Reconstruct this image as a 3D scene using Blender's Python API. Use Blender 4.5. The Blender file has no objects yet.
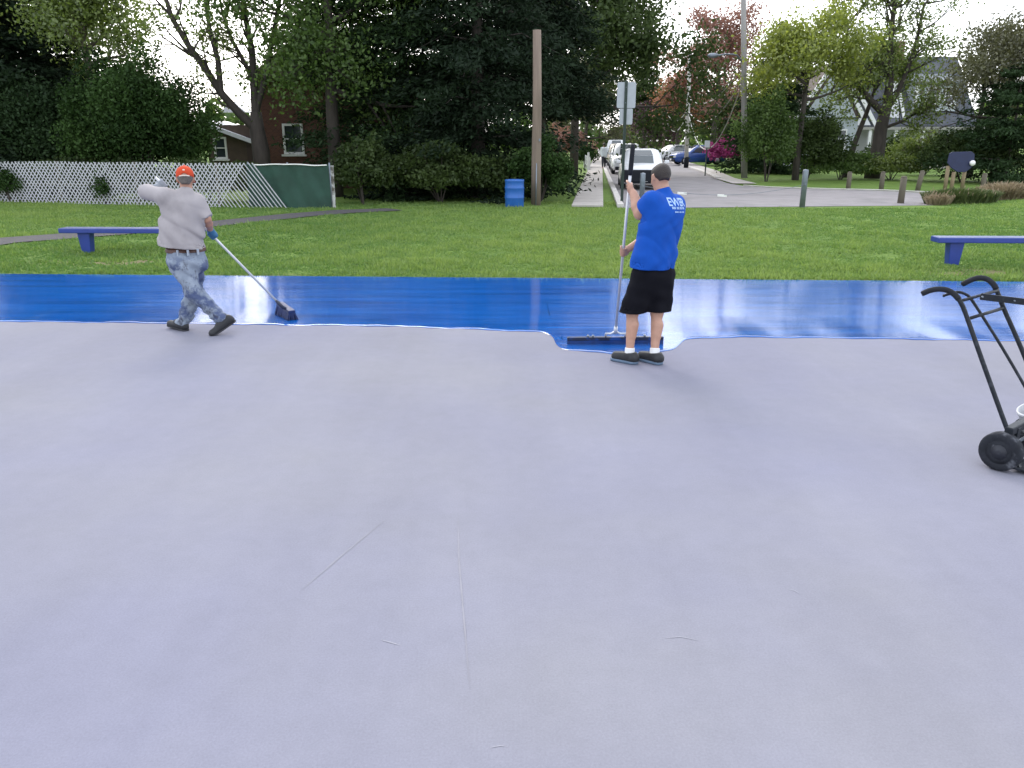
import bpy, math, random
import numpy as np
from mathutils import Vector, Matrix
from mathutils.bvhtree import BVHTree

S = bpy.context.scene
COL = S.collection
PI = math.pi
R = math.radians

# ------------------------------------------------------------------ camera
W, H, F = 1024, 768, 800.0
HC = 2.0                       # camera height
PITCH = math.atan((384 - 140) / F)
cam_d = bpy.data.cameras.new('camera')
cam = bpy.data.objects.new('camera', cam_d)
COL.objects.link(cam)
cam.location = (0, 0, HC)
cam.rotation_euler = (PI / 2 - PITCH, 0, 0)
cam_d.sensor_width = 36.0
cam_d.lens = F / W * 36.0
cam_d.clip_start = 0.05
cam_d.clip_end = 2000
S.camera = cam
S.render.resolution_x, S.render.resolution_y = W, H

# ------------------------------------------------------------------ sky, sun, exposure
SUN_EL, SUN_AZ = R(36), R(-14)     # azimuth from +Y towards +X
world = bpy.data.worlds.new('World')
S.world = world
world.use_nodes = True
wn = world.node_tree.nodes
wl = world.node_tree.links
wn.clear()
sky = wn.new('ShaderNodeTexSky')
sky.sky_type = 'NISHITA'
sky.sun_disc = False
sky.sun_elevation = SUN_EL
sky.sun_rotation = SUN_AZ
sky.dust_density = 3.0
sky.air_density = 1.0
hs = wn.new('ShaderNodeHueSaturation')
hs.inputs['Saturation'].default_value = 0.48
bg = wn.new('ShaderNodeBackground')
bg.inputs['Strength'].default_value = 0.15
wo = wn.new('ShaderNodeOutputWorld')
wl.new(sky.outputs[0], hs.inputs['Color'])
cloud = wn.new('ShaderNodeVectorMath'); cloud.operation = 'ADD'          # even high cloud veil over the clear sky
cloud.inputs[1].default_value = (7.4, 7.8, 8.6)
wl.new(hs.outputs[0], cloud.inputs[0])
wl.new(cloud.outputs[0], bg.inputs['Color'])
wl.new(bg.outputs[0], wo.inputs[0])

sun_d = bpy.data.lights.new('sun', 'SUN')
sun_d.energy = 0.72
sun_d.angle = R(17)
sun_d.color = (1.0, 0.95, 0.88)
sun = bpy.data.objects.new('sun', sun_d)
COL.objects.link(sun)
sd = Vector((math.sin(SUN_AZ) * math.cos(SUN_EL), math.cos(SUN_AZ) * math.cos(SUN_EL), math.sin(SUN_EL)))
sun.rotation_euler = (-sd).to_track_quat('-Z', 'Y').to_euler()
sun.location = sd * 60

vs = S.view_settings
vs.view_transform = 'Standard'
vs.look = 'None'
vs.exposure = 0.27
vs.gamma = 1.0
vs.use_curve_mapping = False

# ------------------------------------------------------------------ pixel helpers
CP, SP = math.cos(PITCH), math.sin(PITCH)
def ray(px, py):
    u = (px - 512) / F; v = (384 - py) / F
    return Vector((u, CP + v * SP, -SP + v * CP))
def G(px, py, z=0.0):
    d = ray(px, py); t = (z - HC) / d.z
    return Vector((d.x * t, d.y * t, z))
def U(px, py, Y):
    d = ray(px, py); t = Y / d.y
    return Vector((d.x * t, Y, HC + d.z * t))

rng = np.random.default_rng(7)
random.seed(7)

# ------------------------------------------------------------------ materials
MATS = {}
def new_mat(name):
    m = bpy.data.materials.new(name); m.use_nodes = True
    nt = m.node_tree; nt.nodes.clear()
    out = nt.nodes.new('ShaderNodeOutputMaterial')
    return m, nt, out
def mat(name, c, rough=0.6, var=0.12, scale=6.0, bump=0.0, bscale=40.0, metal=0.0, c2=None, mask_scale=None, lo=0.45, hi=0.6, spec=0.5, stretch=(1, 1, 1)):
    """Principled with noise-driven colour variation, optional second colour in blotches, optional bump."""
    if name in MATS: return MATS[name]
    m, nt, out = new_mat(name)
    N, L = nt.nodes, nt.links
    p = N.new('ShaderNodeBsdfPrincipled')
    p.inputs['Roughness'].default_value = rough
    p.inputs['Metallic'].default_value = metal
    p.inputs['Specular IOR Level'].default_value = spec
    tc = N.new('ShaderNodeTexCoord')
    mp = N.new('ShaderNodeMapping'); mp.inputs['Scale'].default_value = stretch
    L.new(tc.outputs['Object'], mp.inputs['Vector'])
    n = N.new('ShaderNodeTexNoise'); n.inputs['Scale'].default_value = scale; n.inputs['Detail'].default_value = 6
    L.new(mp.outputs[0], n.inputs['Vector'])
    r = N.new('ShaderNodeMapRange')
    r.inputs['From Min'].default_value = 0.25; r.inputs['From Max'].default_value = 0.75
    r.inputs['To Min'].default_value = 1 - var; r.inputs['To Max'].default_value = 1 + var
    L.new(n.outputs['Fac'], r.inputs['Value'])
    col = N.new('ShaderNodeRGB'); col.outputs[0].default_value = (*c, 1)
    src = col.outputs[0]
    if c2 is not None:
        n2 = N.new('ShaderNodeTexNoise'); n2.inputs['Scale'].default_value = mask_scale or scale; n2.inputs['Detail'].default_value = 5
        L.new(mp.outputs[0], n2.inputs['Vector'])
        rr = N.new('ShaderNodeMapRange'); rr.inputs['From Min'].default_value = lo; rr.inputs['From Max'].default_value = hi
        L.new(n2.outputs['Fac'], rr.inputs['Value'])
        mx = N.new('ShaderNodeMix'); mx.data_type = 'RGBA'
        L.new(rr.outputs[0], mx.inputs['Factor']); L.new(src, mx.inputs['A']); mx.inputs['B'].default_value = (*c2, 1)
        src = mx.outputs['Result']
    sc = N.new('ShaderNodeVectorMath'); sc.operation = 'SCALE'
    L.new(src, sc.inputs[0]); L.new(r.outputs[0], sc.inputs['Scale'])
    L.new(sc.outputs[0], p.inputs['Base Color'])
    if bump > 0:
        nb = N.new('ShaderNodeTexNoise'); nb.inputs['Scale'].default_value = bscale; nb.inputs['Detail'].default_value = 4
        L.new(mp.outputs[0], nb.inputs['Vector'])
        b = N.new('ShaderNodeBump'); b.inputs['Strength'].default_value = bump; b.inputs['Distance'].default_value = 0.02
        L.new(nb.outputs['Fac'], b.inputs['Height']); L.new(b.outputs[0], p.inputs['Normal'])
    L.new(p.outputs[0], out.inputs[0])
    MATS[name] = m
    return m
def leaf_mat(name, c1, c2, trans=0.35, rough=0.55, gloss=0.06):
    if name in MATS: return MATS[name]
    m, nt, out = new_mat(name); N, L = nt.nodes, nt.links
    a = N.new('ShaderNodeAttribute'); a.attribute_name = 'var'
    mx = N.new('ShaderNodeMix'); mx.data_type = 'RGBA'
    mx.inputs['A'].default_value = (*c1, 1); mx.inputs['B'].default_value = (*c2, 1)
    L.new(a.outputs['Fac'], mx.inputs['Factor'])
    d = N.new('ShaderNodeBsdfDiffuse'); t = N.new('ShaderNodeBsdfTranslucent')
    L.new(mx.outputs['Result'], d.inputs['Color']); L.new(mx.outputs['Result'], t.inputs['Color'])
    s1 = N.new('ShaderNodeMixShader'); s1.inputs[0].default_value = trans
    L.new(d.outputs[0], s1.inputs[1]); L.new(t.outputs[0], s1.inputs[2])
    g = N.new('ShaderNodeBsdfGlossy'); g.inputs['Roughness'].default_value = rough
    g.inputs['Color'].default_value = (0.8, 0.8, 0.8, 1)
    s2 = N.new('ShaderNodeMixShader'); s2.inputs[0].default_value = gloss
    L.new(s1.outputs[0], s2.inputs[1]); L.new(g.outputs[0], s2.inputs[2])
    L.new(s2.outputs[0], out.inputs[0])
    MATS[name] = m
    return m

# ------------------------------------------------------------------ object helpers
def tag(o, label=None, cat=None, group=None, kind=None):
    if label: o['label'] = label
    if cat: o['category'] = cat
    if group: o['group'] = group
    if kind: o['kind'] = kind
    return o
def empty(name, loc=(0, 0, 0), rz=0.0):
    o = bpy.data.objects.new(name, None); COL.objects.link(o)
    o.location = loc; o.rotation_euler = (0, 0, rz); o.empty_display_size = 0.2
    return o
def mesh_obj(name, me, m, parent=None):
    o = bpy.data.objects.new(name, me); COL.objects.link(o)
    if m is not None: me.materials.append(m)
    if parent is not None: o.parent = parent
    return o
def smooth(me, on=True):
    me.polygons.foreach_set('use_smooth', np.full(len(me.polygons), on))
def copy_tree(o, parent=None):
    c = o.copy(); COL.objects.link(c); c.parent = parent
    for ch in list(o.children):
        copy_tree(ch, c)
    return c

class MB:
    def __init__(s): s.v = []; s.f = []; s.sm = []
    def add(s, vs_, fs, sm=False):
        n = len(s.v); s.v += [tuple(v) for v in vs_]
        s.f += [tuple(i + n for i in f) for f in fs]; s.sm += [sm] * len(fs)
        return s
    def box(s, c, size, rot=None):
        hx, hy, hz = size[0] / 2, size[1] / 2, size[2] / 2
        vs_ = [Vector((x * hx, y * hy, z * hz)) for z in (-1, 1) for y in (-1, 1) for x in (-1, 1)]
        if rot is not None: vs_ = [rot @ v for v in vs_]
        c = Vector(c)
        return s.add([v + c for v in vs_], [(0, 2, 3, 1), (4, 5, 7, 6), (0, 1, 5, 4), (1, 3, 7, 5), (3, 2, 6, 7), (2, 0, 4, 6)])
    def bar(s, a, b, w, t, up=(0, 0, 1)):
        a, b = Vector(a), Vector(b); d = (b - a).normalized(); u = Vector(up)
        if abs(d.dot(u)) > 0.98: u = Vector((1, 0, 0))
        sd_ = d.cross(u).normalized(); u = sd_.cross(d)
        rot = Matrix((sd_, d, u)).transposed()
        return s.box((a + b) / 2, (w, (b - a).length, t), rot)
    def tube(s, pts, rad, n=8, caps=True):
        pts = [Vector(p) for p in pts]
        if not hasattr(rad, '__len__'): rad = [rad] * len(pts)
        vs_ = []; prev = None
        for i, p in enumerate(pts):
            d = (pts[min(i + 1, len(pts) - 1)] - pts[max(i - 1, 0)]).normalized()
            if prev is None:
                ref = Vector((0, 0, 1)) if abs(d.z) < 0.9 else Vector((1, 0, 0))
                u = d.cross(ref).normalized()
            else:
                u = (prev - d * prev.dot(d)).normalized()
            prev = u; w = d.cross(u)
            for k in range(n):
                a = 2 * PI * k / n
                vs_.append(p + (u * math.cos(a) + w * math.sin(a)) * rad[i])
        fs = []
        for i in range(len(pts) - 1):
            for k in range(n):
                fs.append((i * n + k, i * n + (k + 1) % n, (i + 1) * n + (k + 1) % n, (i + 1) * n + k))
        s.add(vs_, fs, True)
        if caps:
            m = len(s.v) - len(vs_)
            s.f += [tuple(m + k for k in reversed(range(n))), tuple(m + (len(pts) - 1) * n + k for k in range(n))]
            s.sm += [False, False]
        return s
    def lathe(s, prof, n=20, c=(0, 0, 0), axis='z', sm=True):
        c = Vector(c); vs_ = []
        for r_, z in prof:
            for k in range(n):
                a = 2 * PI * k / n
                x, y = r_ * math.cos(a), r_ * math.sin(a)
                vs_.append(c + (Vector((x, y, z)) if axis == 'z' else Vector((z, x, y)) if axis == 'x' else Vector((y, z, x))))
        fs = [(i * n + k, i * n + (k + 1) % n, (i + 1) * n + (k + 1) % n, (i + 1) * n + k) for i in range(len(prof) - 1) for k in range(n)]
        s.add(vs_, fs, sm)
        m = len(s.v) - len(vs_)
        s.f += [tuple(m + k for k in reversed(range(n))), tuple(m + (len(prof) - 1) * n + k for k in range(n))]
        s.sm += [False, False]
        return s
    def prism(s, poly, d):
        """poly: list of 3D points (planar), extruded by vector d"""
        n = len(poly); d = Vector(d); p = [Vector(q) for q in poly]
        return s.add(p + [q + d for q in p], [tuple(reversed(range(n))), tuple(range(n, 2 * n))] + [(i, (i + 1) % n, n + (i + 1) % n, n + i) for i in range(n)])
    def build(s, name, m, parent=None, bevel=0.0, org=None):
        me = bpy.data.meshes.new(name)
        v = s.v if org is None else [tuple(Vector(q) - Vector(org)) for q in s.v]
        me.from_pydata(v, [], s.f); me.update()
        me.polygons.foreach_set('use_smooth', np.array(s.sm, dtype=bool))
        o = mesh_obj(name, me, m, parent)
        if bevel > 0:
            b = o.modifiers.new('bevel', 'BEVEL'); b.width = bevel; b.segments = 2; b.limit_method = 'ANGLE'; b.angle_limit = R(40)
        return o

def mesh_np(name, V, Fq, var=None, sm=True):
    """V (N,3), Fq (M,k) uniform face size"""
    me = bpy.data.meshes.new(name)
    V = np.ascontiguousarray(V, dtype=np.float32); Fq = np.ascontiguousarray(Fq, dtype=np.int32)
    k = Fq.shape[1]
    me.vertices.add(len(V)); me.vertices.foreach_set('co', V.ravel())
    me.loops.add(Fq.size); me.loops.foreach_set('vertex_index', Fq.ravel())
    me.polygons.add(len(Fq)); me.polygons.foreach_set('loop_start', np.arange(0, Fq.size, k, dtype=np.int32))
    try: me.polygons.foreach_set('loop_total', np.full(len(Fq), k, dtype=np.int32))
    except Exception: pass
    me.polygons.foreach_set('use_smooth', np.full(len(Fq), sm))
    if var is not None:
        at = me.attributes.new('var', 'FLOAT', 'POINT'); at.data.foreach_set('value', np.ascontiguousarray(var, dtype=np.float32))
    me.update(calc_edges=True); me.validate()
    return me

# ------------------------------------------------------------------ terrain
def court_edge(x): return 12.065 - 0.047 * x
PATH = [G(-60, 252), G(0, 243), G(62, 238.5), G(160, 231), G(215, 225.5), G(300, 216.5), G(345, 213), G(395, 210.5)]
def sstep(a, b, x):
    t = np.clip((x - a) / (b - a), 0, 1); return t * t * (3 - 2 * t)
def path_dist(x, y):
    d = np.full(np.shape(x), 99.0)
    for a, b in zip(PATH[:-1], PATH[1:]):
        ax, ay, bx, by = a.x, a.y, b.x, b.y
        t = np.clip(((x - ax) * (bx - ax) + (y - ay) * (by - ay)) / ((bx - ax) ** 2 + (by - ay) ** 2), 0, 1)
        d = np.minimum(d, np.hypot(x - ax - t * (bx - ax), y - ay - t * (by - ay)))
    return d
def T(x, y):
    x = np.asarray(x, dtype=float); y = np.asarray(y, dtype=float)
    g = sstep(0.1, 1.2, y - court_edge(x)) * (1 - sstep(23.6, 25.2, y))
    b = 0.022 * np.sin(x * 1.9 + 0.7 * np.sin(y * 1.3)) + 0.02 * np.sin(y * 2.6 + 1.1 * np.sin(x * 0.9)) + 0.014 * np.sin(x * 4.1 + y * 3.3)
    z = g * (0.03 + b * sstep(0.5, 1.4, path_dist(x, y)))
    z = z + 0.42 * np.exp(-(((x - 20.5) / 3.7) ** 2 + ((y - 25.2) / 3.2) ** 2))
    return z - 0.03 * (1 - sstep(-0.15, 0.0, y - court_edge(x)))
def Tz(x, y): return float(T(x, y))
SOIL = [(G(125, 263), 1.6, 0.35), (G(1000, 275), 1.5, 0.32)]
def soil(x, y):
    s_ = np.zeros(np.shape(x))
    for c, rx, ry in SOIL:
        q = ((x - c.x) / rx) ** 2 + ((y - c.y) / ry) ** 2
        s_ = np.maximum(s_, np.exp(-q * 1.2) * (0.8 + 0.35 * np.sin(x * 9 + 3 * np.sin(y * 7))))
    e = y - court_edge(x)
    s_ = np.maximum(s_, 0.55 * np.exp(-((e - 0.04) / 0.05) ** 2))
    return np.clip(s_, 0, 1)

def grid_coords(a, b, near_a, near_b, fine, coarse_n):
    l = -np.geomspace(1, near_a - a + 1, coarse_n)[::-1] + 1 + near_a
    r = np.geomspace(1, b - near_b + 1, coarse_n) - 1 + near_b
    return np.unique(np.concatenate([l, np.arange(near_a, near_b, fine), r]).round(4))
gx = grid_coords(-700, 700, -24, 30, 0.3, 24); gy = grid_coords(-60, 1200, 9, 30, 0.22, 24)
X, Yg = np.meshgrid(gx, gy)
Vg = np.stack([X, Yg, T(X, Yg)], -1).reshape(-1, 3)
nx, ny = len(gx), len(gy)
I = np.arange(nx * ny).reshape(ny, nx)
Fg = np.stack([I[:-1, :-1], I[:-1, 1:], I[1:, 1:], I[1:, :-1]], -1).reshape(-1, 4)
gm, nt, out = new_mat('lawn_ground'); N, L = nt.nodes, nt.links
p = N.new('ShaderNodeBsdfPrincipled'); p.inputs['Roughness'].default_value = 0.9; p.inputs['Specular IOR Level'].default_value = 0.15
tc = N.new('ShaderNodeTexCoord')
n1 = N.new('ShaderNodeTexNoise'); n1.inputs['Scale'].default_value = 0.9; n1.inputs['Detail'].default_value = 8; n1.inputs['Roughness'].default_value = 0.65
n2 = N.new('ShaderNodeTexNoise'); n2.inputs['Scale'].default_value = 14; n2.inputs['Detail'].default_value = 6
L.new(tc.outputs['Object'], n1.inputs['Vector']); L.new(tc.outputs['Object'], n2.inputs['Vector'])
cr = N.new('ShaderNodeValToRGB'); cr.color_ramp.elements[0].position = 0.3; cr.color_ramp.elements[1].position = 0.72
cr.color_ramp.elements[0].color = (0.06, 0.12, 0.024, 1); cr.color_ramp.elements[1].color = (0.17, 0.25, 0.05, 1)
ad = N.new('ShaderNodeMath'); ad.operation = 'MULTIPLY_ADD'; ad.inputs[1].default_value = 0.45; 
L.new(n2.outputs['Fac'], ad.inputs[0]); 
m2 = N.new('ShaderNodeMath'); m2.operation = 'MULTIPLY'; m2.inputs[1].default_value = 0.55; L.new(n1.outputs['Fac'], m2.inputs[0]); L.new(m2.outputs[0], ad.inputs[2])
L.new(ad.outputs[0], cr.inputs['Fac'])
at = N.new('ShaderNodeAttribute'); at.attribute_name = 'var'
mx = N.new('ShaderNodeMix'); mx.data_type = 'RGBA'; mx.inputs['B'].default_value = (0.16, 0.12, 0.075, 1)
L.new(at.outputs['Fac'], mx.inputs['Factor']); L.new(cr.outputs[0], mx.inputs['A'])
L.new(mx.outputs['Result'], p.inputs['Base Color'])
bp = N.new('ShaderNodeBump'); bp.inputs['Strength'].default_value = 0.6; bp.inputs['Distance'].default_value = 0.05
L.new(n2.outputs['Fac'], bp.inputs['Height']); L.new(bp.outputs[0], p.inputs['Normal']); L.new(p.outputs[0], out.inputs[0])
ground = mesh_obj('ground', mesh_np('ground', Vg, Fg, var=soil(Vg[:, 0], Vg[:, 1])), gm)
tag(ground, 'mown green lawn between the painted court and the trees', 'lawn', kind='structure')

# ------------------------------------------------------------------ court
cm, nt, out = new_mat('court_acrylic'); N, L = nt.nodes, nt.links
p = N.new('ShaderNodeBsdfPrincipled'); p.inputs['Roughness'].default_value = 0.9; p.inputs['Specular IOR Level'].default_value = 0.15
tc = N.new('ShaderNodeTexCoord')
def noise(scale, detail, vec, rough=0.55):
    n = N.new('ShaderNodeTexNoise'); n.inputs['Scale'].default_value = scale; n.inputs['Detail'].default_value = detail; n.inputs['Roughness'].default_value = rough
    L.new(vec, n.inputs['Vector']); return n.outputs['Fac']
def mapping(scale, rot=0.0, loc=(0, 0, 0)):
    mp = N.new('ShaderNodeMapping'); mp.inputs['Scale'].default_value = scale; mp.inputs['Rotation'].default_value = (0, 0, rot); mp.inputs['Location'].default_value = loc
    L.new(tc.outputs['Object'], mp.inputs['Vector']); return mp.outputs[0]
def rng_node(v, a, b, c, d):
    r = N.new('ShaderNodeMapRange'); r.inputs['From Min'].default_value = a; r.inputs['From Max'].default_value = b
    r.inputs['To Min'].default_value = c; r.inputs['To Max'].default_value = d; L.new(v, r.inputs['Value']); return r.outputs[0]
def mul(a, b):
    m = N.new('ShaderNodeMath'); m.operation = 'MULTIPLY'; L.new(a, m.inputs[0]); L.new(b, m.inputs[1]); return m.outputs[0]
blot = rng_node(noise(0.55, 5, mapping((1, 1, 1))), 0.3, 0.7, 0.94, 1.06)
swath = mul(rng_node(noise(1.0, 4, mapping((1.3, 0.10, 1), R(34)), 0.6), 0.35, 0.65, 0.972, 1.025), rng_node(noise(1.0, 4, mapping((1.2, 0.09, 1), R(-24), (2, 0, 0)), 0.6), 0.35, 0.65, 0.978, 1.02))
fine = rng_node(noise(110, 4, mapping((1, 1, 1)), 0.75), 0.25, 0.75, 0.88, 1.12)
grit = rng_node(noise(7, 9, mapping((1, 1, 1)), 0.8), 0.3, 0.7, 0.95, 1.05)
fac = mul(mul(blot, swath), mul(fine, grit))
warm = N.new('ShaderNodeMix'); warm.data_type = 'RGBA'
warm.inputs['A'].default_value = (0.208, 0.209, 0.263, 1); warm.inputs['B'].default_value = (0.217, 0.216, 0.246, 1)
L.new(rng_node(noise(0.35, 4, mapping((1, 1, 1), 0, (5, 2, 0))), 0.35, 0.65, 0, 1), warm.inputs['Factor'])
sc = N.new('ShaderNodeVectorMath'); sc.operation = 'SCALE'; L.new(warm.outputs['Result'], sc.inputs[0]); L.new(fac, sc.inputs['Scale'])
# pale rubbed-off specks
spk = N.new('ShaderNodeTexVoronoi'); spk.inputs['Scale'].default_value = 1.1; L.new(mapping((1, 1, 1), 0.4), spk.inputs['Vector'])
sp1 = rng_node(spk.outputs['Distance'], 0.006, 0.014, 0.5, 0.0)
mx2 = N.new('ShaderNodeMix'); mx2.data_type = 'RGBA'; L.new(sp1, mx2.inputs['Factor']); L.new(sc.outputs[0], mx2.inputs['A']); mx2.inputs['B'].default_value = (0.32, 0.32, 0.35, 1)
L.new(mx2.outputs['Result'], p.inputs['Base Color'])
bp = N.new('ShaderNodeBump'); bp.inputs['Strength'].default_value = 0.25; bp.inputs['Distance'].default_value = 0.004
L.new(noise(220, 3, mapping((1, 1, 1))), bp.inputs['Height']); L.new(bp.outputs[0], p.inputs['Normal']); L.new(p.outputs[0], out.inputs[0])
cx = np.linspace(-26, 26, 53); 
mb = MB()
vs_ = [(x, -12, 0) for x in cx] + [(x, court_edge(x), 0) for x in cx]
nn = len(cx)
mb.add(vs_, [(i, i + 1, nn + i + 1, nn + i) for i in range(nn - 1)])
mb.add([(x, court_edge(x), 0) for x in cx] + [(x, court_edge(x) + 0.004, -0.06) for x in cx], [(i, i + 1, nn + i + 1, nn + i) for i in range(nn - 1)])
court = mb.build('court', cm)
tag(court, 'dry lavender grey acrylic sports court surface', 'court', kind='structure')

# scuffs and scratches on the court
dark_scuff = mat('scuff_dark', (0.180, 0.180, 0.218), 0.6, 0.15, 8)
pale_scuff = mat('scuff_pale', (0.27, 0.27, 0.31), 0.6, 0.1, 8)
def strip(name, pix, w, m):
    pts = [G(*q) for q in pix]
    P_ = []
    for i in range(len(pts) - 1):
        for k in range(6): P_.append(pts[i].lerp(pts[i + 1], k / 6))
    P_.append(pts[-1]); vs_ = []
    for i, q in enumerate(P_):
        d = (P_[min(i + 1, len(P_) - 1)] - P_[max(i - 1, 0)]).normalized(); s_ = Vector((d.y, -d.x, 0))
        ww = w * (0.15 + 0.85 * math.sin(PI * i / (len(P_) - 1))) * random.uniform(0.6, 1.2)
        vs_ += [q + s_ * ww / 2 + Vector((0, 0, 0.002)), q - s_ * ww / 2 + Vector((0, 0, 0.002))]
    b = MB().add(vs_, [(2 * i, 2 * i + 1, 2 * i + 3, 2 * i + 2) for i in range(len(P_) - 1)])
    return b.build(name, m, court)
strip('scuff_mark', [(458, 515), (459, 560), (464, 620), (470, 690)], 0.010, dark_scuff)
strip('scuff_mark', [(385, 520), (345, 553), (302, 590)], 0.008, dark_scuff)
strip('scuff_mark', [(660, 639), (680, 637), (700, 641)], 0.005, pale_scuff)
strip('scuff_mark', [(380, 640), (392, 643), (402, 646)], 0.005, pale_scuff)
strip('scuff_mark', [(788, 589), (795, 591), (800, 594)], 0.005, pale_scuff)
strip('scuff_mark', [(490, 748), (500, 746), (508, 747)], 0.004, pale_scuff)

# wet blue paint: sheet with rounded bead along the near edge
EDGE = [(-330, 317), (-120, 320), (0, 321.5), (60, 322.5), (160, 323.5), (240, 325), (300, 325.5), (360, 326), (420, 327.5), (480, 330), (520, 331.5), (541, 332.5), (551, 335), (555, 339), (554.5, 345), (562, 349.5), (580, 351), (600, 353), (616, 355), (640, 354.3), (662, 352), (675, 350), (680, 345), (684, 339.8), (705, 338.2), (740, 337.6), (800, 338), (860, 338.8), (930, 340), (1024, 341.5), (1180, 344), (1420, 347)]
ed = []
for a, b in zip(EDGE[:-1], EDGE[1:]):
    n = max(2, int(math.hypot(b[0] - a[0], b[1] - a[1]) / 3))
    for k in range(n):
        t = k / n
        x = a[0] + (b[0] - a[0]) * t; y = a[1] + (b[1] - a[1]) * t
        ed.append(G(x, y + 0.35 * math.sin(x * 0.09) + 0.25 * math.sin(x * 0.31 + 1)))
for _ in range(3):
    ed = [ed[0]] + [(ed[i - 1] + ed[i] * 2 + ed[i + 1]) / 4 for i in range(1, len(ed) - 1)] + [ed[-1]]
ne = len(ed)
rows = [(0.0, 0.001), (0.006, 0.006), (0.02, 0.0095), (0.04, 0.008), (0.09, 0.005)]
vs_ = []
for i, q in enumerate(ed):
    d = (ed[min(i + 1, ne - 1)] - ed[max(i - 1, 0)]).normalized(); nrm = Vector((-d.y, d.x, 0))
    wv = 1 + 0.5 * math.sin(q.x * 3.1) * math.sin(q.x * 7.7 + 1)
    for off, z in rows: vs_.append((q.x + nrm.x * off, q.y + nrm.y * off, 0.001 + z * (wv if 0 < off < 0.08 else 1)))
    far = court_edge(q.x) - 0.01
    for t in (0.3, 0.7, 1.0):
        yb = q.y + 0.09
        vs_.append((q.x, yb + (far - yb) * t, 0.006))
k = len(rows) + 3
fs = [(i * k + j, (i + 1) * k + j, (i + 1) * k + j + 1, i * k + j + 1) for i in range(ne - 1) for j in range(k - 1)]
pm, nt, out = new_mat('wet_blue_paint'); N, L = nt.nodes, nt.links
p = N.new('ShaderNodeBsdfPrincipled'); p.inputs['IOR'].default_value = 1.7
tc = N.new('ShaderNodeTexCoord')
st = noise(1.0, 6, mapping((0.45, 5.0, 1), R(2)), 0.6)
st2 = noise(1.0, 5, mapping((1.2, 16.0, 1), R(-3)), 0.6)
cr = N.new('ShaderNodeMix'); cr.data_type = 'RGBA'
cr.inputs['A'].default_value = (0.001, 0.058, 0.27, 1); cr.inputs['B'].default_value = (0.004, 0.105, 0.40, 1)
L.new(rng_node(st, 0.36, 0.64, 0, 1), cr.inputs['Factor']); L.new(cr.outputs['Result'], p.inputs['Base Color'])
L.new(rng_node(st2, 0.3, 0.7, 0.09, 0.15), p.inputs['Roughness'])
p.inputs['Anisotropic'].default_value = 0.85                       # squeegee strokes run along the court
tg = N.new('ShaderNodeCombineXYZ'); tg.inputs[1].default_value = 1.0; L.new(tg.outputs[0], p.inputs['Tangent'])
bp = N.new('ShaderNodeBump'); bp.inputs['Strength'].default_value = 0.03; bp.inputs['Distance'].default_value = 0.01
L.new(noise(1.0, 4, mapping((1.5, 22, 1)), 0.55), bp.inputs['Height']); L.new(bp.outputs[0], p.inputs['Normal']); L.new(p.outputs[0], out.inputs[0])
paint = MB().add(vs_, fs, True).build('wet_paint', pm)
tag(paint, 'glossy wet blue paint freshly spread along the far side of the court', 'paint', kind='structure')

# ------------------------------------------------------------------ path, street, pavements
asphalt = mat('asphalt_path', (0.06, 0.055, 0.058), 0.85, 0.2, 9, 0.4, 90)
road_m = mat('road_asphalt', (0.21, 0.195, 0.20), 0.8, 0.13, 1.4, 0.3, 60, c2=(0.16, 0.15, 0.155), mask_scale=0.6, lo=0.5, hi=0.68)
conc = mat('concrete', (0.38, 0.35, 0.32), 0.85, 0.14, 3.5, 0.3, 50)
kerb_m = mat('kerb_concrete', (0.50, 0.47, 0.44), 0.8, 0.14, 3, 0.3, 40)
white_paint = mat('white_paint', (0.78, 0.77, 0.74), 0.55, 0.08, 5)
def ribbon(name, pts, w, m, off, sub=8):
    P_ = []
    for a, b in zip(pts[:-1], pts[1:]):
        for k_ in range(sub): P_.append(a.lerp(b, k_ / sub))
    P_.append(pts[-1]); vs_ = []
    for i, q in enumerate(P_):
        d = P_[min(i + 1, len(P_) - 1)] - P_[max(i - 1, 0)]; d.z = 0; d.normalize(); s_ = Vector((d.y, -d.x, 0))
        for t in (-0.5, -0.17, 0.17, 0.5):
            v = q + s_ * w * t; vs_.append((v.x, v.y, Tz(v.x, v.y) + off))
    return MB().add(vs_, [(4 * i + j, 4 * i + j + 1, 4 * i + j + 5, 4 * i + j + 4) for i in range(len(P_) - 1) for j in range(3)]).build(name, m)
tag(ribbon('path', PATH, 1.15, asphalt, 0.02), 'dark asphalt path crossing the lawn behind the left bench', 'path', kind='structure')

KL = lambda y: 3.55 + 0.097 * (y - 26.3)       # left kerb of the street
rp = [Vector((KL(24.9), 24.9, 0)), Vector((KL(60), 60, 0)), Vector((KL(150), 150, 0)), Vector((KL(260), 260, 0)),
      Vector((KL(260) + 6.2, 260, 0)), Vector((KL(150) + 6.2, 150, 0)), Vector((KL(75) + 6.1, 75, 0)), G(690, 168.5), G(703, 173), G(717, 179.5), G(726, 183), G(742, 186), G(770, 188), G(820, 189.5), G(880, 191), G(935, 193.5), Vector((24, 32.6, 0)), Vector((80, 31.5, 0)), Vector((80, 26.4, 0)), Vector((15, 26.2, 0))]
mb = MB(); mb.add([(q.x, q.y, 0.012) for q in rp], [tuple(range(len(rp)))[::-1]])
road = mb.build('road', road_m)
tag(road, 'grey asphalt street and its corner junction beyond the lawn', 'road', kind='structure')
if road.data.polygons[0].normal.z < 0: road.data.flip_normals()
def kerb(pts, w=0.16, hgt=0.12):
    b = MB()
    for a, c in zip(pts[:-1], pts[1:]):
        b.bar((a.x, a.y, hgt / 2), (c.x, c.y, hgt / 2), w, hgt)
    o = b.build('kerb', kerb_m, bevel=0.015); return tag(o, kind='structure')
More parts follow.
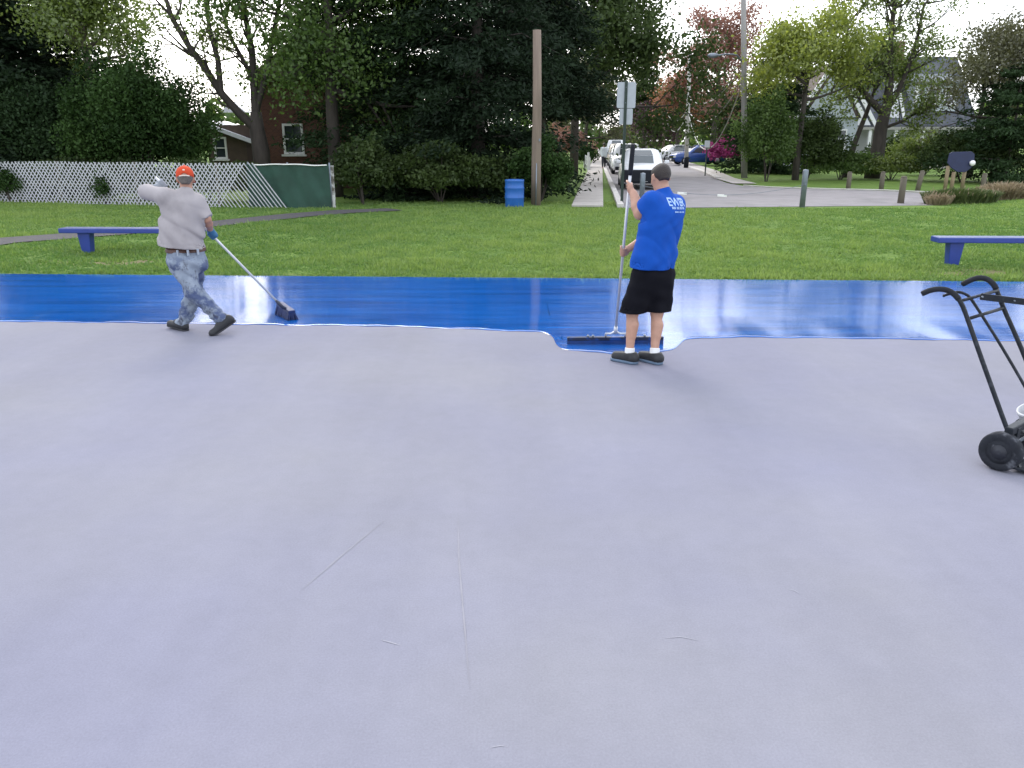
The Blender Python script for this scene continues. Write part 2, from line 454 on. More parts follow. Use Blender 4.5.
kerb([Vector((KL(25.2) - 0.1, 25.2, 0)), Vector((KL(60) - 0.1, 60, 0)), Vector((KL(160) - 0.1, 160, 0))], 0.2)
kerb([Vector((KL(160) + 6.3, 160, 0)), Vector((KL(75) + 6.2, 75, 0)), G(690.5, 168.2), G(704, 172.6), G(718, 179)], 0.3)
kerb([G(744, 185.8), G(771, 187.7), G(821, 189.2), G(881, 190.6), G(936, 193)], 0.12, 0.05)
side = empty('sidewalk'); tag(side, 'concrete slab sidewalk running away beside the parked cars', 'sidewalk', kind='structure')
SWL = lambda y: 2.44 + 0.1075 * (y - 26.3)
yy = 25.4; i = 0; proto = None
ang = math.atan(0.1075)
while yy < 120:
    ln = 1.45
    if proto is None:
        proto = MB().box((0, ln / 2, 0.03), (0.98, ln - 0.025, 0.06)).build('slab', conc, side, bevel=0.01); o = proto
    else:
        o = proto.copy(); COL.objects.link(o); o.parent = side
    o.location = (SWL(yy), yy, 0.004 + random.uniform(0, 0.012)); o.rotation_euler = (random.uniform(-.004, .004), random.uniform(-.006, .006), -ang)
    yy += ln; i += 1
tag(ribbon('right_pavement', [G(745, 184.5), G(724, 178.8), G(708, 171), Vector((KL(75) + 7.3, 75, 0)), Vector((KL(140) + 7.3, 140, 0))], 1.1, conc, 0.05, 4), kind='structure')

# ------------------------------------------------------------------ foliage
def quads_from(c, u, v, var):
    """diamond leaf quads: centre c, half vectors u, v"""
    n = len(c)
    V = np.stack([c - u, c + v - u * 0.1, c + u, c - v - u * 0.1], 1).reshape(-1, 3)
    Fq = np.arange(4 * n).reshape(n, 4)
    return V, Fq, np.repeat(var, 4)
def unit(a): return a / np.maximum(np.linalg.norm(a, axis=1, keepdims=True), 1e-9)
def leaf_cloud(c, size, g, aspect=0.5, up=0.6, dirs=None, var=None):
    n = len(c)
    nrm = unit(g.normal(size=(n, 3)) + np.array([0, 0, up]))
    a = g.normal(size=(n, 3)) if dirs is None else dirs + 0.35 * g.normal(size=(n, 3))
    u = unit(a - nrm * np.sum(a * nrm, 1, keepdims=True)); v = np.cross(nrm, u)
    s_ = size * g.uniform(0.6, 1.35, (n, 1))
    if var is None: var = g.random(n)
    return quads_from(c, u * s_ * 0.5, v * s_ * 0.5 * aspect, var)
def foliage(name, c, size, m, parent, g, **kw):
    V, Fq, var = leaf_cloud(c, size, g, **kw)
    o = mesh_obj(name, mesh_np(name, V, Fq, var, sm=False), m, parent)
    return o

bark_d = mat('bark_dark', (0.055, 0.045, 0.038), 0.9, 0.3, 8, 0.6, 25, stretch=(1, 1, 0.25))
bark_g = mat('bark_grey', (0.13, 0.105, 0.085), 0.9, 0.3, 8, 0.6, 25, stretch=(1, 1, 0.25))

def conifer(name, label, base, Hh, Rr, m, n=40000, size=0.2, z0=0.2, group=None, cat='tree', shape=0.8, seed=0, droop=0.25, per=11):
    g = np.random.default_rng(seed)
    t = empty(name, base); tag(t, label, cat, group)
    MB().tube([(0, 0, -0.1), (0.03, 0, Hh * 0.5), (0, 0.02, Hh * 0.98)], [0.035 * Hh * 0.5, 0.02 * Hh * 0.5, 0.015], 8).build('trunk', bark_d, t)
    cs, ds, vr = [], [], []; limbs = MB()
    nz = max(10, int(Hh / 0.42))
    br = []
    for iz in range(nz):
        z = z0 + (Hh - z0) * (iz + g.random() * 0.6) / nz
        ln = Rr * (1 - (z / Hh)) ** shape
        for kb in range(per):
            a = g.random() * 2 * PI; l = ln * g.uniform(0.55, 1.12) + 0.12
            br.append((z, a, l))
    tot = sum(b[2] ** 1.4 for b in br)
    for z, a, l in br:
        k_ = max(5, int(n * l ** 1.4 / tot)); s_ = g.random(k_) ** 0.6
        d = np.array([math.cos(a), math.sin(a), 0])
        w = (0.10 + 0.22 * l * s_ * (1.15 - s_))[:, None]
        pts = d * (s_ * l)[:, None] + np.array([0, 0, z]) + np.stack([np.zeros(k_), np.zeros(k_), 0.12 * l * s_ - droop * l * s_ ** 2], 1) + g.normal(size=(k_, 3)) * w * np.array([1, 1, 0.45])
        side_ = np.array([-d[1], d[0], 0])
        cs.append(pts); ds.append(np.tile(d, (k_, 1)) + side_ * g.normal(size=(k_, 1)) * 0.7 + np.array([0, 0, -0.25]))
        vr.append(np.clip(g.random() * 0.5 + g.random(k_) * 0.5, 0, 1))
        if kb_draw(g): limbs.tube([(0, 0, z), (d[0] * l * 0.5, d[1] * l * 0.5, z + 0.03 * l), (d[0] * l * .92, d[1] * l * .92, z - droop * 0.7 * l)], [0.03 + 0.006 * l, 0.02, 0.006], 4, False)
    limbs.build('limbs', bark_d, t)['kind'] = 'stuff'
    c = np.concatenate(cs); c[:, 2] = np.maximum(c[:, 2], 0.08)
    foliage('crown', c, size, m, t, g, aspect=0.34, up=0.5, dirs=np.concatenate(ds), var=np.concatenate(vr))
    return t
def kb_draw(g): return g.random() < 0.18

def grow(p, d, ln, rad, lvl, g, segs, tips, curve=0.25, up=0.15, kids=(4, 4, 3), maxl=3):
    n = 5; pts = [p]; rr = [rad]; q = p.copy(); dd = d.copy()
    for i in range(n):
        dd = dd + g.normal(size=3) * curve * 0.35 + np.array([0, 0, up * 0.25]); dd /= np.linalg.norm(dd)
        q = q + dd * ln / n; pts.append(q.copy()); rr.append(rad * (1 - 0.75 * (i + 1) / n))
    segs.append((pts, rr, lvl))
    if lvl >= maxl:
        tips.extend(pts[2:]); return
    if lvl == maxl - 1: tips.extend(pts[3:])
    for k_ in range(kids[lvl]):
        t = g.uniform(0.3, 1.0); ii = min(n, max(1, int(round(t * n))))
        b = pts[ii]; perp = unit(g.normal(size=(1, 3)))[0]
        nd = dd * 0.75 + perp * 0.75 + np.array([0, 0, 0.12]); nd /= np.linalg.norm(nd)
        grow(b, nd, ln * g.uniform(0.45, 0.7), rr[ii] * 0.7, lvl + 1, g, segs, tips, curve, up, kids, maxl)
def broadleaf(name, label, base, trunk_pts, trunk_r, limbs, m, bark, n=25000, size=0.13, clump=0.32, seed=0, group=None, clip=None, kids=(4, 4, 3), aspect=0.62, up=0.3, extra=None, cat='tree', vbias=0.5, nsides=7, hmax=None):
    """trunk_pts local polyline; limbs: list of (start_index_t, direction, length, radius) or explicit polylines"""
    g = np.random.default_rng(seed)
    t = empty(name, base); tag(t, label, cat, group)
    segs, tips = [], []
    for l in limbs:
        if l[0] == 'poly':
            pts = [np.array(q, dtype=float) for q in l[1]]; rad = l[2]
            segs.append((pts, list(np.linspace(rad, rad * 0.3, len(pts))), 0))
            for k_ in range(l[3]):
                tt = g.uniform(0.25, 1.0) * (len(pts) - 1); ii = min(int(tt), len(pts) - 2); b = pts[ii] + (pts[ii + 1] - pts[ii]) * (tt - ii)
                dd = (pts[ii + 1] - pts[ii]); dd /= np.linalg.norm(dd); nd = dd + unit(g.normal(size=(1, 3)))[0] * 0.9; nd /= np.linalg.norm(nd)
                grow(b, nd, l[4] * g.uniform(0.6, 1.2), rad * 0.35, 1, g, segs, tips, kids=kids)
        else:
            z, d, ln, rad = l
            # point on trunk at height z
            tp = trunk_pts; b = np.array(tp[-1], dtype=float)
            for a_, c_ in zip(tp[:-1], tp[1:]):
                if a_[2] <= z <= c_[2]:
                    f_ = (z - a_[2]) / (c_[2] - a_[2]); b = np.array(a_) * (1 - f_) + np.array(c_) * f_
            dd = np.array(d, dtype=float); dd /= np.linalg.norm(dd)
            grow(b, dd, ln, rad, 0, g, segs, tips, kids=kids)
    if hmax:
        zs = max(q[2] for q in tips); k0 = hmax / zs
        f_ = lambda q: np.array([q[0], q[1], q[2] * k0])
        segs = [([f_(q) for q in a], b, c_) for a, b, c_ in segs]; tips = [f_(q) for q in tips]; trunk_pts = [(a, b, c_ * k0) for a, b, c_ in trunk_pts]
    MB().tube(trunk_pts, trunk_r, 10).build('trunk', bark, t)
    br = MB()
    for pts, rr, lvl in segs:
        if clip is not None and lvl > 0 and not clip(pts[-1]): continue
        br.tube([tuple(q) for q in pts], rr, nsides if lvl == 0 else 4, False)
    br.build('branches', bark, t)
    tips = np.array(tips)
    if clip is not None: tips = np.array([q for q in tips if clip(q)])
    if extra is not None: tips = np.concatenate([tips, extra]) if len(tips) else extra
    idx = g.integers(0, len(tips), n)
    cv = g.random(len(tips))
    c = tips[idx] + g.normal(size=(n, 3)) * clump * np.array([1, 1, 0.75]) * (0.5 + cv[idx])[:, None]
    ok = c[:, 2] > 0.1
    c, idx = c[ok], idx[ok]
    foliage('crown', c, size, m, t, g, aspect=aspect, up=up, var=np.clip(cv[idx] * vbias + g.random(len(idx)) * (1 - vbias), 0, 1))
    return t
def radial(g, z0, z1, n, ln, rad, elev=(0.2, 0.9)):
    out_ = []
    for i in range(n):
        a = i * 2.4 + g.uniform(-.4, .4); f_ = i / max(1, n - 1); e = elev[0] + (elev[1] - elev[0]) * f_
        out_.append((z0 + (z1 - z0) * f_, (math.cos(a), math.sin(a), e), ln * g.uniform(0.75, 1.15) * (1.1 - 0.4 * f_), rad * (1.1 - 0.5 * f_)))
    return out_
def simple_tree(name, label, base, Hh, Rr, zc, m, bark, n, size, seed, group=None, clump=0.4, lean=(0, 0), nl=9, kids=(4, 4, 3), vbias=0.5, elev=(0.1, 1.1), tr=None):
    g = np.random.default_rng(seed + 100)
    top = Hh * 0.72
    tr = tr or 0.018 * Hh + 0.04
    tp = [(0, 0, -0.1), (lean[0] * .3, lean[1] * .3, top * 0.35), (lean[0] * .6 + .08, lean[1] * .6, top * 0.65), (lean[0], lean[1], top)]
    return broadleaf(name, label, base, tp, [tr, tr * .85, tr * .65, tr * .3], radial(g, zc, top, nl, Rr * 0.85, tr * 0.45, elev), m, bark, n, size, clump, seed, group, vbias=vbias, kids=kids, hmax=Hh)
def shrub(name, label, base, rx, ry, hh, m, n, size, seed, group=None, cat='shrub', aspect=0.55, lump=0.22, zlow=0.0, stems=5):
    g = np.random.default_rng(seed)
    t = empty(name, base); tag(t, label, cat, group)
    st = MB()
    for k_ in range(stems):
        a = g.random() * 2 * PI; l = g.uniform(0.3, 0.75)
        st.tube([(0.05 * math.cos(a), 0.05 * math.sin(a), -0.05), (rx * l * .5 * math.cos(a), ry * l * .5 * math.sin(a), hh * .4), (rx * l * math.cos(a), ry * l * math.sin(a), hh * .8)], [0.03, 0.02, 0.008], 5, False)
    st.build('stems', bark_d, t)
    nc = 70
    cd = unit(g.normal(size=(nc, 3))); cd[:, 2] = np.abs(cd[:, 2]) * 1.1 - 0.25
    cr_ = g.uniform(0.55, 1.0, nc) * (1 + lump * g.normal(size=nc))
    cc = cd * cr_[:, None]
    cv = g.random(nc)
    idx = g.integers(0, nc, n)
    p_ = cc[idx] + unit(g.normal(size=(n, 3))) * (g.random((n, 1)) ** 0.45) * 0.32
    c = np.stack([p_[:, 0] * rx, p_[:, 1] * ry, (p_[:, 2] * 0.5 + 0.45) * hh], 1)
    c[:, 2] = np.where(c[:, 2] < zlow + 0.05, zlow + 0.05 + g.random(n) * 0.3 * hh, c[:, 2])
    foliage('crown', c, size, m, t, g, aspect=aspect, up=0.4, var=np.clip(cv[idx] * 0.55 + g.random(n) * 0.45, 0, 1))
    return t

L_spruce = leaf_mat('needles_dark', (0.007, 0.014, 0.008), (0.020, 0.036, 0.016), 0.08, gloss=0.012)
L_spruce2 = leaf_mat('needles_mid', (0.012, 0.026, 0.010), (0.034, 0.062, 0.022), 0.12, gloss=0.012)
L_yew = leaf_mat('yew_green', (0.014, 0.034, 0.009), (0.052, 0.098, 0.024), 0.2, gloss=0.012)
L_mid = leaf_mat('leaf_mid_green', (0.042, 0.085, 0.016), (0.125, 0.20, 0.042), 0.48, gloss=0.03)
L_dark = leaf_mat('leaf_dark_green', (0.022, 0.042, 0.011), (0.070, 0.105, 0.026), 0.35, gloss=0.02)
L_yel = leaf_mat('leaf_yellow_green', (0.15, 0.20, 0.022), (0.32, 0.36, 0.05), 0.55)
L_lime = leaf_mat('leaf_spring_green', (0.09, 0.14, 0.020), (0.20, 0.26, 0.045), 0.55)
L_red = leaf_mat('leaf_russet', (0.19, 0.080, 0.058), (0.33, 0.165, 0.115), 0.45)
L_org = leaf_mat('leaf_orange', (0.26, 0.10, 0.045), (0.38, 0.18, 0.08), 0.45)
L_pur = leaf_mat('leaf_purple', (0.030, 0.010, 0.016), (0.075, 0.025, 0.035), 0.3)
L_mag = leaf_mat('azalea_magenta', (0.22, 0.012, 0.10), (0.42, 0.03, 0.20), 0.3)
L_brn = leaf_mat('leaf_olive_brown', (0.06, 0.062, 0.025), (0.13, 0.13, 0.05), 0.4)

def at(px, Y, z=0.0):
    q = G(px, 200); s_ = Y / q.y
    v = U(px, 160, Y)
    return Vector((v.x, Y, z))
def zt(py, Y): return U(512, py, Y).z

# left background
conifer('conifer_tree', 'dark spruce at the far left, its edge cut by the frame', at(10, 31.5), 15, 4.6, L_spruce, 44000, 0.25, seed=1, group='tall dark conifers')
conifer('conifer_tree', 'dark spruce behind the leftmost one, right of the frame edge', at(62, 36), 16, 4.4, L_spruce, 44000, 0.27, seed=2, group='tall dark conifers')
simple_tree('broadleaf_tree', 'bright yellow green spring tree between the left spruces and the sparse tree', at(100, 30.8), 8.2, 2.2, 4.6, L_lime, bark_g, 16000, 0.13, 3, clump=0.42)
shrub('evergreen_tree', 'broad rounded dark evergreen rising behind the lattice fence', at(143, 29.2), 2.3, 1.8, 4.9, L_yew, 62000, 0.12, 4, cat='tree', lump=0.12)
shrub('evergreen_tree', 'lower dark evergreen at the left end of the lattice fence', at(36, 29.8), 2.9, 1.6, 4.4, L_spruce2, 50000, 0.135, 5, cat='tree', lump=0.12)
shrub('ivy_shrub', 'low leafy shrub growing through the left end of the lattice', at(5, 27.5), 0.9, 0.35, 1.2, L_yew, 3500, 0.10, 6)
shrub('ivy_shrub', 'small leafy shrub growing through the middle of the lattice', at(101, 26.62), 0.5, 0.3, 1.1, L_yew, 1500, 0.09, 61)

shrub('leafy_shrub', 'added low dark foliage standing in for shade behind the right half of the lattice fence', at(205, 27.4), 2.2, 0.7, 1.5, L_dark, 16000, 0.11, 62)  # added dark foliage stands in for the ground shade behind the slats
shrub('leafy_shrub', 'added low dark foliage standing in for shade behind the left half of the lattice fence', at(85, 28.0), 2.6, 0.7, 1.5, L_dark, 16000, 0.11, 63)  # made-up filler too, darkens the bright lawn seen through the lattice
# sparse forked tree above the lattice
fb = at(263, 31)
def loc(px, py, Y, b): v = U(px, py, Y) - b; return (v.x, v.y, v.z)
fp = [loc(262, 168, 31, fb), loc(261, 150, 31, fb), loc(257, 130, 31, fb), loc(256, 112, 31, fb)]
fp[0] = (fp[0][0], fp[0][1], -0.1)
sparse_limbs = [
    ('poly', [loc(257, 130, 31, fb), loc(238, 112, 30.8, fb), loc(221, 93, 30.6, fb), loc(205, 68, 30.4, fb), loc(188, 45, 30.2, fb), loc(172, 18, 30, fb), loc(160, -20, 30, fb), loc(150, -90, 30, fb)], 0.17, 16, 1.3),
    ('poly', [loc(221, 93, 30.6, fb), loc(218, 60, 30.6, fb), loc(210, 30, 30.8, fb), loc(205, 0, 31, fb), loc(196, -60, 31, fb)], 0.12, 12, 1.2),
    ('poly', [loc(256, 112, 31, fb), loc(254, 80, 31, fb), loc(252, 50, 31.1, fb), loc(246, 20, 31.2, fb), loc(240, -20, 31.2, fb), loc(236, -110, 31, fb)], 0.17, 16, 1.3),
    ('poly', [loc(255, 85, 31, fb), loc(244, 62, 31.2, fb), loc(232, 40, 31.4, fb), loc(222, 12, 31.6, fb), loc(215, -40, 31.6, fb)], 0.10, 12, 1.1),
    ('poly', [loc(256, 112, 31, fb), loc(266, 75, 31, fb), loc(272, 40, 31.2, fb), loc(280, 0, 31.4, fb), loc(290, -80, 31.4, fb)], 0.13, 12, 1.3),
    ('poly', [loc(238, 112, 30.8, fb), loc(222, 104, 30.6, fb), loc(206, 84, 30.4, fb)], 0.05, 5, 0.7)]
broadleaf('forked_tree', 'sparse forked tree with bare limbs against the sky above the lattice', fb, fp, [0.36, 0.31, 0.27, 0.2], sparse_limbs, L_lime, bark_d, 6500, 0.11, 0.2, seed=8, kids=(3, 3, 2))
simple_tree('broadleaf_tree', 'green leafy tree in front of the brick house', at(335, 30.2), 11.5, 3.0, 3.4, L_mid, bark_d, 46000, 0.15, 9, clump=0.55, nl=13, elev=(-0.15, 1.0))
conifer('conifer_tree', 'dark spruce directly right of the brick house', at(405, 32), 15, 4.4, L_spruce2, 70000, 0.2, seed=10, group='tall dark conifers', shape=0.6)
conifer('conifer_tree', 'largest dark spruce, behind the blue litter barrel', at(478, 30), 16, 4.0, L_spruce, 74000, 0.20, seed=11, group='tall dark conifers', shape=0.5)
conifer('conifer_tree', 'dark spruce just left of the sidewalk, behind the wooden pole', at(540, 38), 15, 4.0, L_spruce, 42000, 0.22, seed=12, group='tall dark conifers', z0=3.2)
shrub('round_shrub', 'dark rounded shrub touching the right side of the wooden pole', at(540, 27.4), 0.95, 0.9, 2.05, L_yew, 16000, 0.11, 13)
shrub('leafy_shrub', 'dark straggly undergrowth left of the blue litter barrel', at(440, 27.6), 2.3, 0.9, 1.9, L_dark, 18000, 0.13, 14)
shrub('leafy_shrub', 'straggly undergrowth at the right end of the green windscreen', at(362, 26.6), 0.9, 0.6, 2.3, L_dark, 7000, 0.13, 15)
simple_tree('broadleaf_tree', 'big dark spreading tree overhanging the sidewalk', at(574, 50), 13.5, 5.6, 4.0, L_dark, bark_d, 48000, 0.24, 16, clump=0.6, nl=12, elev=(0.0, 1.1))
simple_tree('broadleaf_tree', 'rust tinged tree over the far end of the sidewalk', at(585, 80), 9, 4.5, 2.4, L_brn, bark_d, 12000, 0.26, 17, clump=0.6)
conifer('conifer_tree', 'lone tapering conifer against the sky beyond the sign', at(643, 98), 15, 3.4, L_dark, 16000, 0.36, seed=18, z0=4)
simple_tree('broadleaf_tree', 'far light green tree above the parked cars', at(662, 120), 9.5, 4.5, 2.5, L_lime, bark_d, 9000, 0.36, 19, clump=0.7)
simple_tree('broadleaf_tree', 'round purple leaved tree beyond the parked cars', at(652, 92), 5.4, 2.6, 2.4, L_pur, bark_d, 7000, 0.28, 20, clump=0.5)
simple_tree('broadleaf_tree', 'small orange leaved tree left of the pale utility pole', at(676, 80), 8.0, 2.0, 3.6, L_org, bark_d, 5000, 0.24, 21, clump=0.45)
simple_tree('broadleaf_tree', 'tall russet tree behind the overhead wires', at(712, 76), 13.4, 4.4, 4.0, L_red, bark_d, 15000, 0.24, 22, clump=0.55, nl=14)
simple_tree('broadleaf_tree', 'dark green tree under the russet tree', at(716, 84), 7.2, 4.2, 1.8, L_dark, bark_d, 12000, 0.28, 23, clump=0.6)
shrub('azalea_bush', 'magenta flowering azalea bush on the far lawn', at(728, 66), 1.75, 1.2, 2.3, L_mag, 6000, 0.16, 24, cat='bush')
conifer('conifer_tree', 'dark green conifer behind the street lamp pole', at(770, 52), 9.0, 3.4, L_spruce2, 26000, 0.26, seed=25)
shrub('leafy_shrub', 'tall loose green shrub right of the street lamp pole', at(768, 41.5), 1.35, 1.0, 4.3, L_mid, 14000, 0.14, 26)
shrub('leafy_shrub', 'dark shrub behind the grey metal post on the lawn edge', at(808, 43.5), 1.7, 1.0, 3.5, L_dark, 14000, 0.15, 27)
simple_tree('broadleaf_tree', 'glowing yellow green maple in front of the white gabled house', at(797, 43), 8.2, 2.7, 4.0, L_yel, bark_d, 16000, 0.17, 28, clump=0.4, nl=11)
# leaning maple with visible forked trunk
mbse = at(874, 45)
mt = [(0, 0, -0.1), loc(878, 150, 45, mbse), loc(881, 128, 45, mbse), loc(887, 105, 45, mbse)]
maple_limbs = [
    ('poly', [loc(882, 112, 45, mbse), loc(872, 102, 44.8, mbse), loc(858, 86, 44.6, mbse), loc(850, 60, 44.4, mbse), loc(846, 25, 44.4, mbse), loc(842, 10, 44.4, mbse)], 0.2, 14, 1.9),
    ('poly', [loc(887, 105, 45, mbse), loc(890, 80, 45, mbse), loc(890, 50, 45, mbse), loc(893, 15, 45, mbse), loc(896, 5, 45, mbse)], 0.24, 16, 1.9),
    ('poly', [loc(886, 112, 45, mbse), loc(898, 92, 44.8, mbse), loc(908, 68, 44.6, mbse), loc(917, 40, 44.4, mbse), loc(924, 5, 44.4, mbse), loc(930, -2, 44.4, mbse)], 0.15, 12, 1.6),
    ('poly', [loc(884, 128, 45, mbse), loc(900, 122, 44.4, mbse), loc(918, 112, 44, mbse), loc(930, 100, 43.8, mbse)], 0.1, 7, 1.2)]
broadleaf('maple_tree', 'maple with a dark leaning forked trunk in front of the porch house', mbse, mt, [0.42, 0.36, 0.33, 0.26], maple_limbs, L_lime, bark_d, 12000, 0.15, 0.34, seed=30, kids=(3, 3, 3))
simple_tree('broadleaf_tree', 'thin leaning tree left of the porch columns', at(846, 46), 7.3, 2.0, 3.8, L_lime, bark_d, 6500, 0.16, 31, clump=0.35, lean=(1.3, 0))
simple_tree('broadleaf_tree', 'olive brown budding tree at the right edge of the frame', at(996, 42), 8.0, 3.0, 2.8, L_brn, bark_d, 11000, 0.16, 32, clump=0.4, nl=12)
simple_tree('broadleaf_tree', 'olive tree between the porch house and the right edge', at(972, 47), 8.0, 2.2, 2.8, L_brn, bark_d, 5500, 0.17, 33, clump=0.38)
conifer('evergreen_tree', 'dense dark evergreen low at the right edge', at(1008, 40), 5.6, 3.6, L_spruce2, 26000, 0.2, seed=34, shape=0.5, droop=0.1)
shrub('leafy_shrub', 'broad green shrub in front of the porch house', at(925, 49), 2.2, 1.2, 2.3, L_lime, 7000, 0.17, 35)
shrub('leafy_shrub', 'low bright green shrub at the foot of the maple', at(893, 43), 1.7, 0.9, 1.35, L_lime, 5000, 0.15, 36)
shrub('leafy_shrub', 'low green shrub left of the maple foot', at(842, 43.5), 2.0, 0.9, 1.5, L_mid, 7000, 0.15, 37)
shrub('leafy_shrub', 'dark shrub under the porch eave right of the maple trunk', at(900, 55), 2.2, 1.2, 2.4, L_dark, 6000, 0.18, 38)
shrub('leafy_shrub', 'dark shrub behind the navy notice board', at(965, 41), 2.2, 1.2, 2.6, L_dark, 11000, 0.15, 39)
shrub('clipped_shrub', 'clipped dark bush beside the white picket fence', at(586, 62), 0.75, 0.75, 1.8, L_yew, 4000, 0.14, 40)
shrub('leafy_shrub', 'rust red bush left of the sidewalk near the picket fence', at(566, 74), 2.2, 1.4, 3.2, L_red, 5000, 0.22, 41)

# distant wood
g = np.random.default_rng(50)
nn_ = 22000
wx = g.uniform(-150, 190, nn_); wh = 6.5 + 2.2 * np.sin(wx * 0.21) + 1.6 * np.sin(wx * 0.53 + 1) + 1.0 * np.sin(wx * 1.3)
c = np.stack([wx, 165 + g.uniform(-6, 6, nn_), wh * g.random(nn_) ** 0.7], 1)
w_o = foliage('far_woods', c, 1.4, L_mid, None, g, aspect=0.7)
tag(w_o, 'distant green woods on the horizon', 'woods', kind='stuff')

# ------------------------------------------------------------------ lawn grass blades
def grass():
    g = np.random.default_rng(77); n = 320000
    y = 11.6 + (27.6 - 11.6) * g.random(n) ** 1.55
    x = g.uniform(-1, 1, n) * (0.68 * y + 1.2)
    keep = (y > court_edge(x) + 0.015) & (path_dist(x, y) > 0.55 + 0.08 * g.random(n)) & (g.random(n) > soil(x, y) * 1.1)
    keep &= ~((x > KL(y) - 0.15) & (y > 24.9) & (T(x, y) < 0.014))
    keep &= ~((np.abs(x - SWL(y)) < 0.52) & (y > 25.3))
    x, y = x[keep], y[keep]; n = len(x)
    nz = np.sin(x * 1.7 + 1.3 * np.sin(y * 1.1)) * np.sin(y * 2.3 + 0.9 * np.sin(x * 1.4)) + 0.6 * np.sin(x * 5.1 + y * 4.3) * np.sin(y * 6.1 - x * 2)
    n3 = np.sin(x * 11 + 2 * np.sin(y * 5)) * np.sin(y * 13 + 2 * np.sin(x * 4)) 
    hgt = (0.018 + 0.042 * g.random(n)) * (1 + 0.45 * nz + 0.3 * n3) * np.where(g.random(n) < 0.03, 1.9, 1)
    w = 0.008 + 0.012 * g.random(n) + y * 0.0003
    a = g.random(n) * 2 * PI; lean = g.uniform(0.1, 0.9, n) * hgt; la = g.random(n) * 2 * PI
    b = np.stack([x, y, T(x, y) - 0.005], 1)
    s_ = np.stack([np.cos(a), np.sin(a), np.zeros(n)], 1) * w[:, None]
    tip = b + np.stack([np.cos(la) * lean, np.sin(la) * lean, hgt], 1)
    V = np.stack([b - s_, b + s_, tip], 1).reshape(-1, 3)
    pv = np.clip(0.40 + 0.22 * nz + 0.12 * n3 + 0.22 * np.sin(x * 0.35 + 0.8) + g.normal(size=n) * 0.16, 0, 1)
    m = leaf_mat('grass_blades', (0.095, 0.195, 0.036), (0.29, 0.39, 0.090), 0.5, gloss=0.04)
    o = mesh_obj('lawn_grass', mesh_np('lawn_grass', V, np.arange(3 * n).reshape(n, 3), np.repeat(pv, 3), False), m)
    tag(o, 'short uneven green grass of the lawn', 'grass', kind='stuff')
grass()
#@@OBJECTS@@

# ------------------------------------------------------------------ shared materials
blue_bench = mat('bench_blue', (0.022, 0.045, 0.24), 0.35, 0.12, 7, 0.1, 40)
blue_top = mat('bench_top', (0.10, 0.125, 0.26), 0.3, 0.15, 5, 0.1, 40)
galv = mat('galvanised', (0.19, 0.215, 0.25), 0.45, 0.15, 6, metal=0.5)
wood_grey = mat('weathered_wood', (0.115, 0.10, 0.072), 0.85, 0.25, 5, 0.5, 30, stretch=(1, 1, 0.2))
pole_wood = mat('pole_wood', (0.20, 0.150, 0.118), 0.85, 0.3, 5, 0.5, 30, stretch=(1.5, 1.5, 0.12), c2=(0.17, 0.13, 0.10), mask_scale=1.5)
lattice_white = mat('lattice_white', (0.47, 0.47, 0.50), 0.6, 0.1, 4, c2=(0.36, 0.37, 0.37), mask_scale=1.3, lo=0.55, hi=0.75)
black_steel = mat('black_steel', (0.013, 0.016, 0.021), 0.42, 0.3, 20, 0.15, 60, c2=(0.035, 0.04, 0.05), mask_scale=16, lo=0.58, hi=0.7, spec=0.25)
rubber = mat('black_rubber', (0.014, 0.016, 0.021), 0.75, 0.25, 20, 0.2, 50, spec=0.25)
glass_m = mat('window_glass', (0.035, 0.045, 0.05), 0.08, 0.1, 3, spec=0.8)
dark_glass = mat('car_glass', (0.05, 0.065, 0.07), 0.06, 0.1, 3, spec=0.9)

# ------------------------------------------------------------------ benches
def bench(base, rz, ln, label, leg_in):
    t = empty('bench', base, rz); tag(t, label, 'bench', 'blue park benches')
    MB().box((0, 0, 0.415), (ln, 0.30, 0.085)).build('seat', blue_bench, t, bevel=0.012)
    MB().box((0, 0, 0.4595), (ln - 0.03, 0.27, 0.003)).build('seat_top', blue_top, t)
    for s_ in (-1, 1):
        x = s_ * (ln / 2 - leg_in)
        b = MB()
        b.add([(x - 0.115, -0.09, 0.372), (x + 0.115, -0.09, 0.372), (x + 0.115, 0.09, 0.372), (x - 0.115, 0.09, 0.372),
               (x - 0.075, -0.075, -0.06), (x + 0.075, -0.075, -0.06), (x + 0.075, 0.075, -0.06), (x - 0.075, 0.075, -0.06)],
              [(0, 1, 2, 3), (7, 6, 5, 4), (0, 4, 5, 1), (1, 5, 6, 2), (2, 6, 7, 3), (3, 7, 4, 0)])
        b.build('leg', blue_bench, t, bevel=0.01)
    return t
q = G(88, 253); ln = 2.6
bench((q.x + ln / 2 - 0.42, q.y, Tz(q.x, q.y)), R(-1.5), ln, 'long blue bench on the grass behind the man in the orange cap', 0.42)
q = G(952, 268)
bench((q.x + ln / 2 - 0.33, q.y, Tz(q.x, q.y)), R(-2), ln, 'blue bench at the right edge of the grass, behind the cart handles', 0.33)

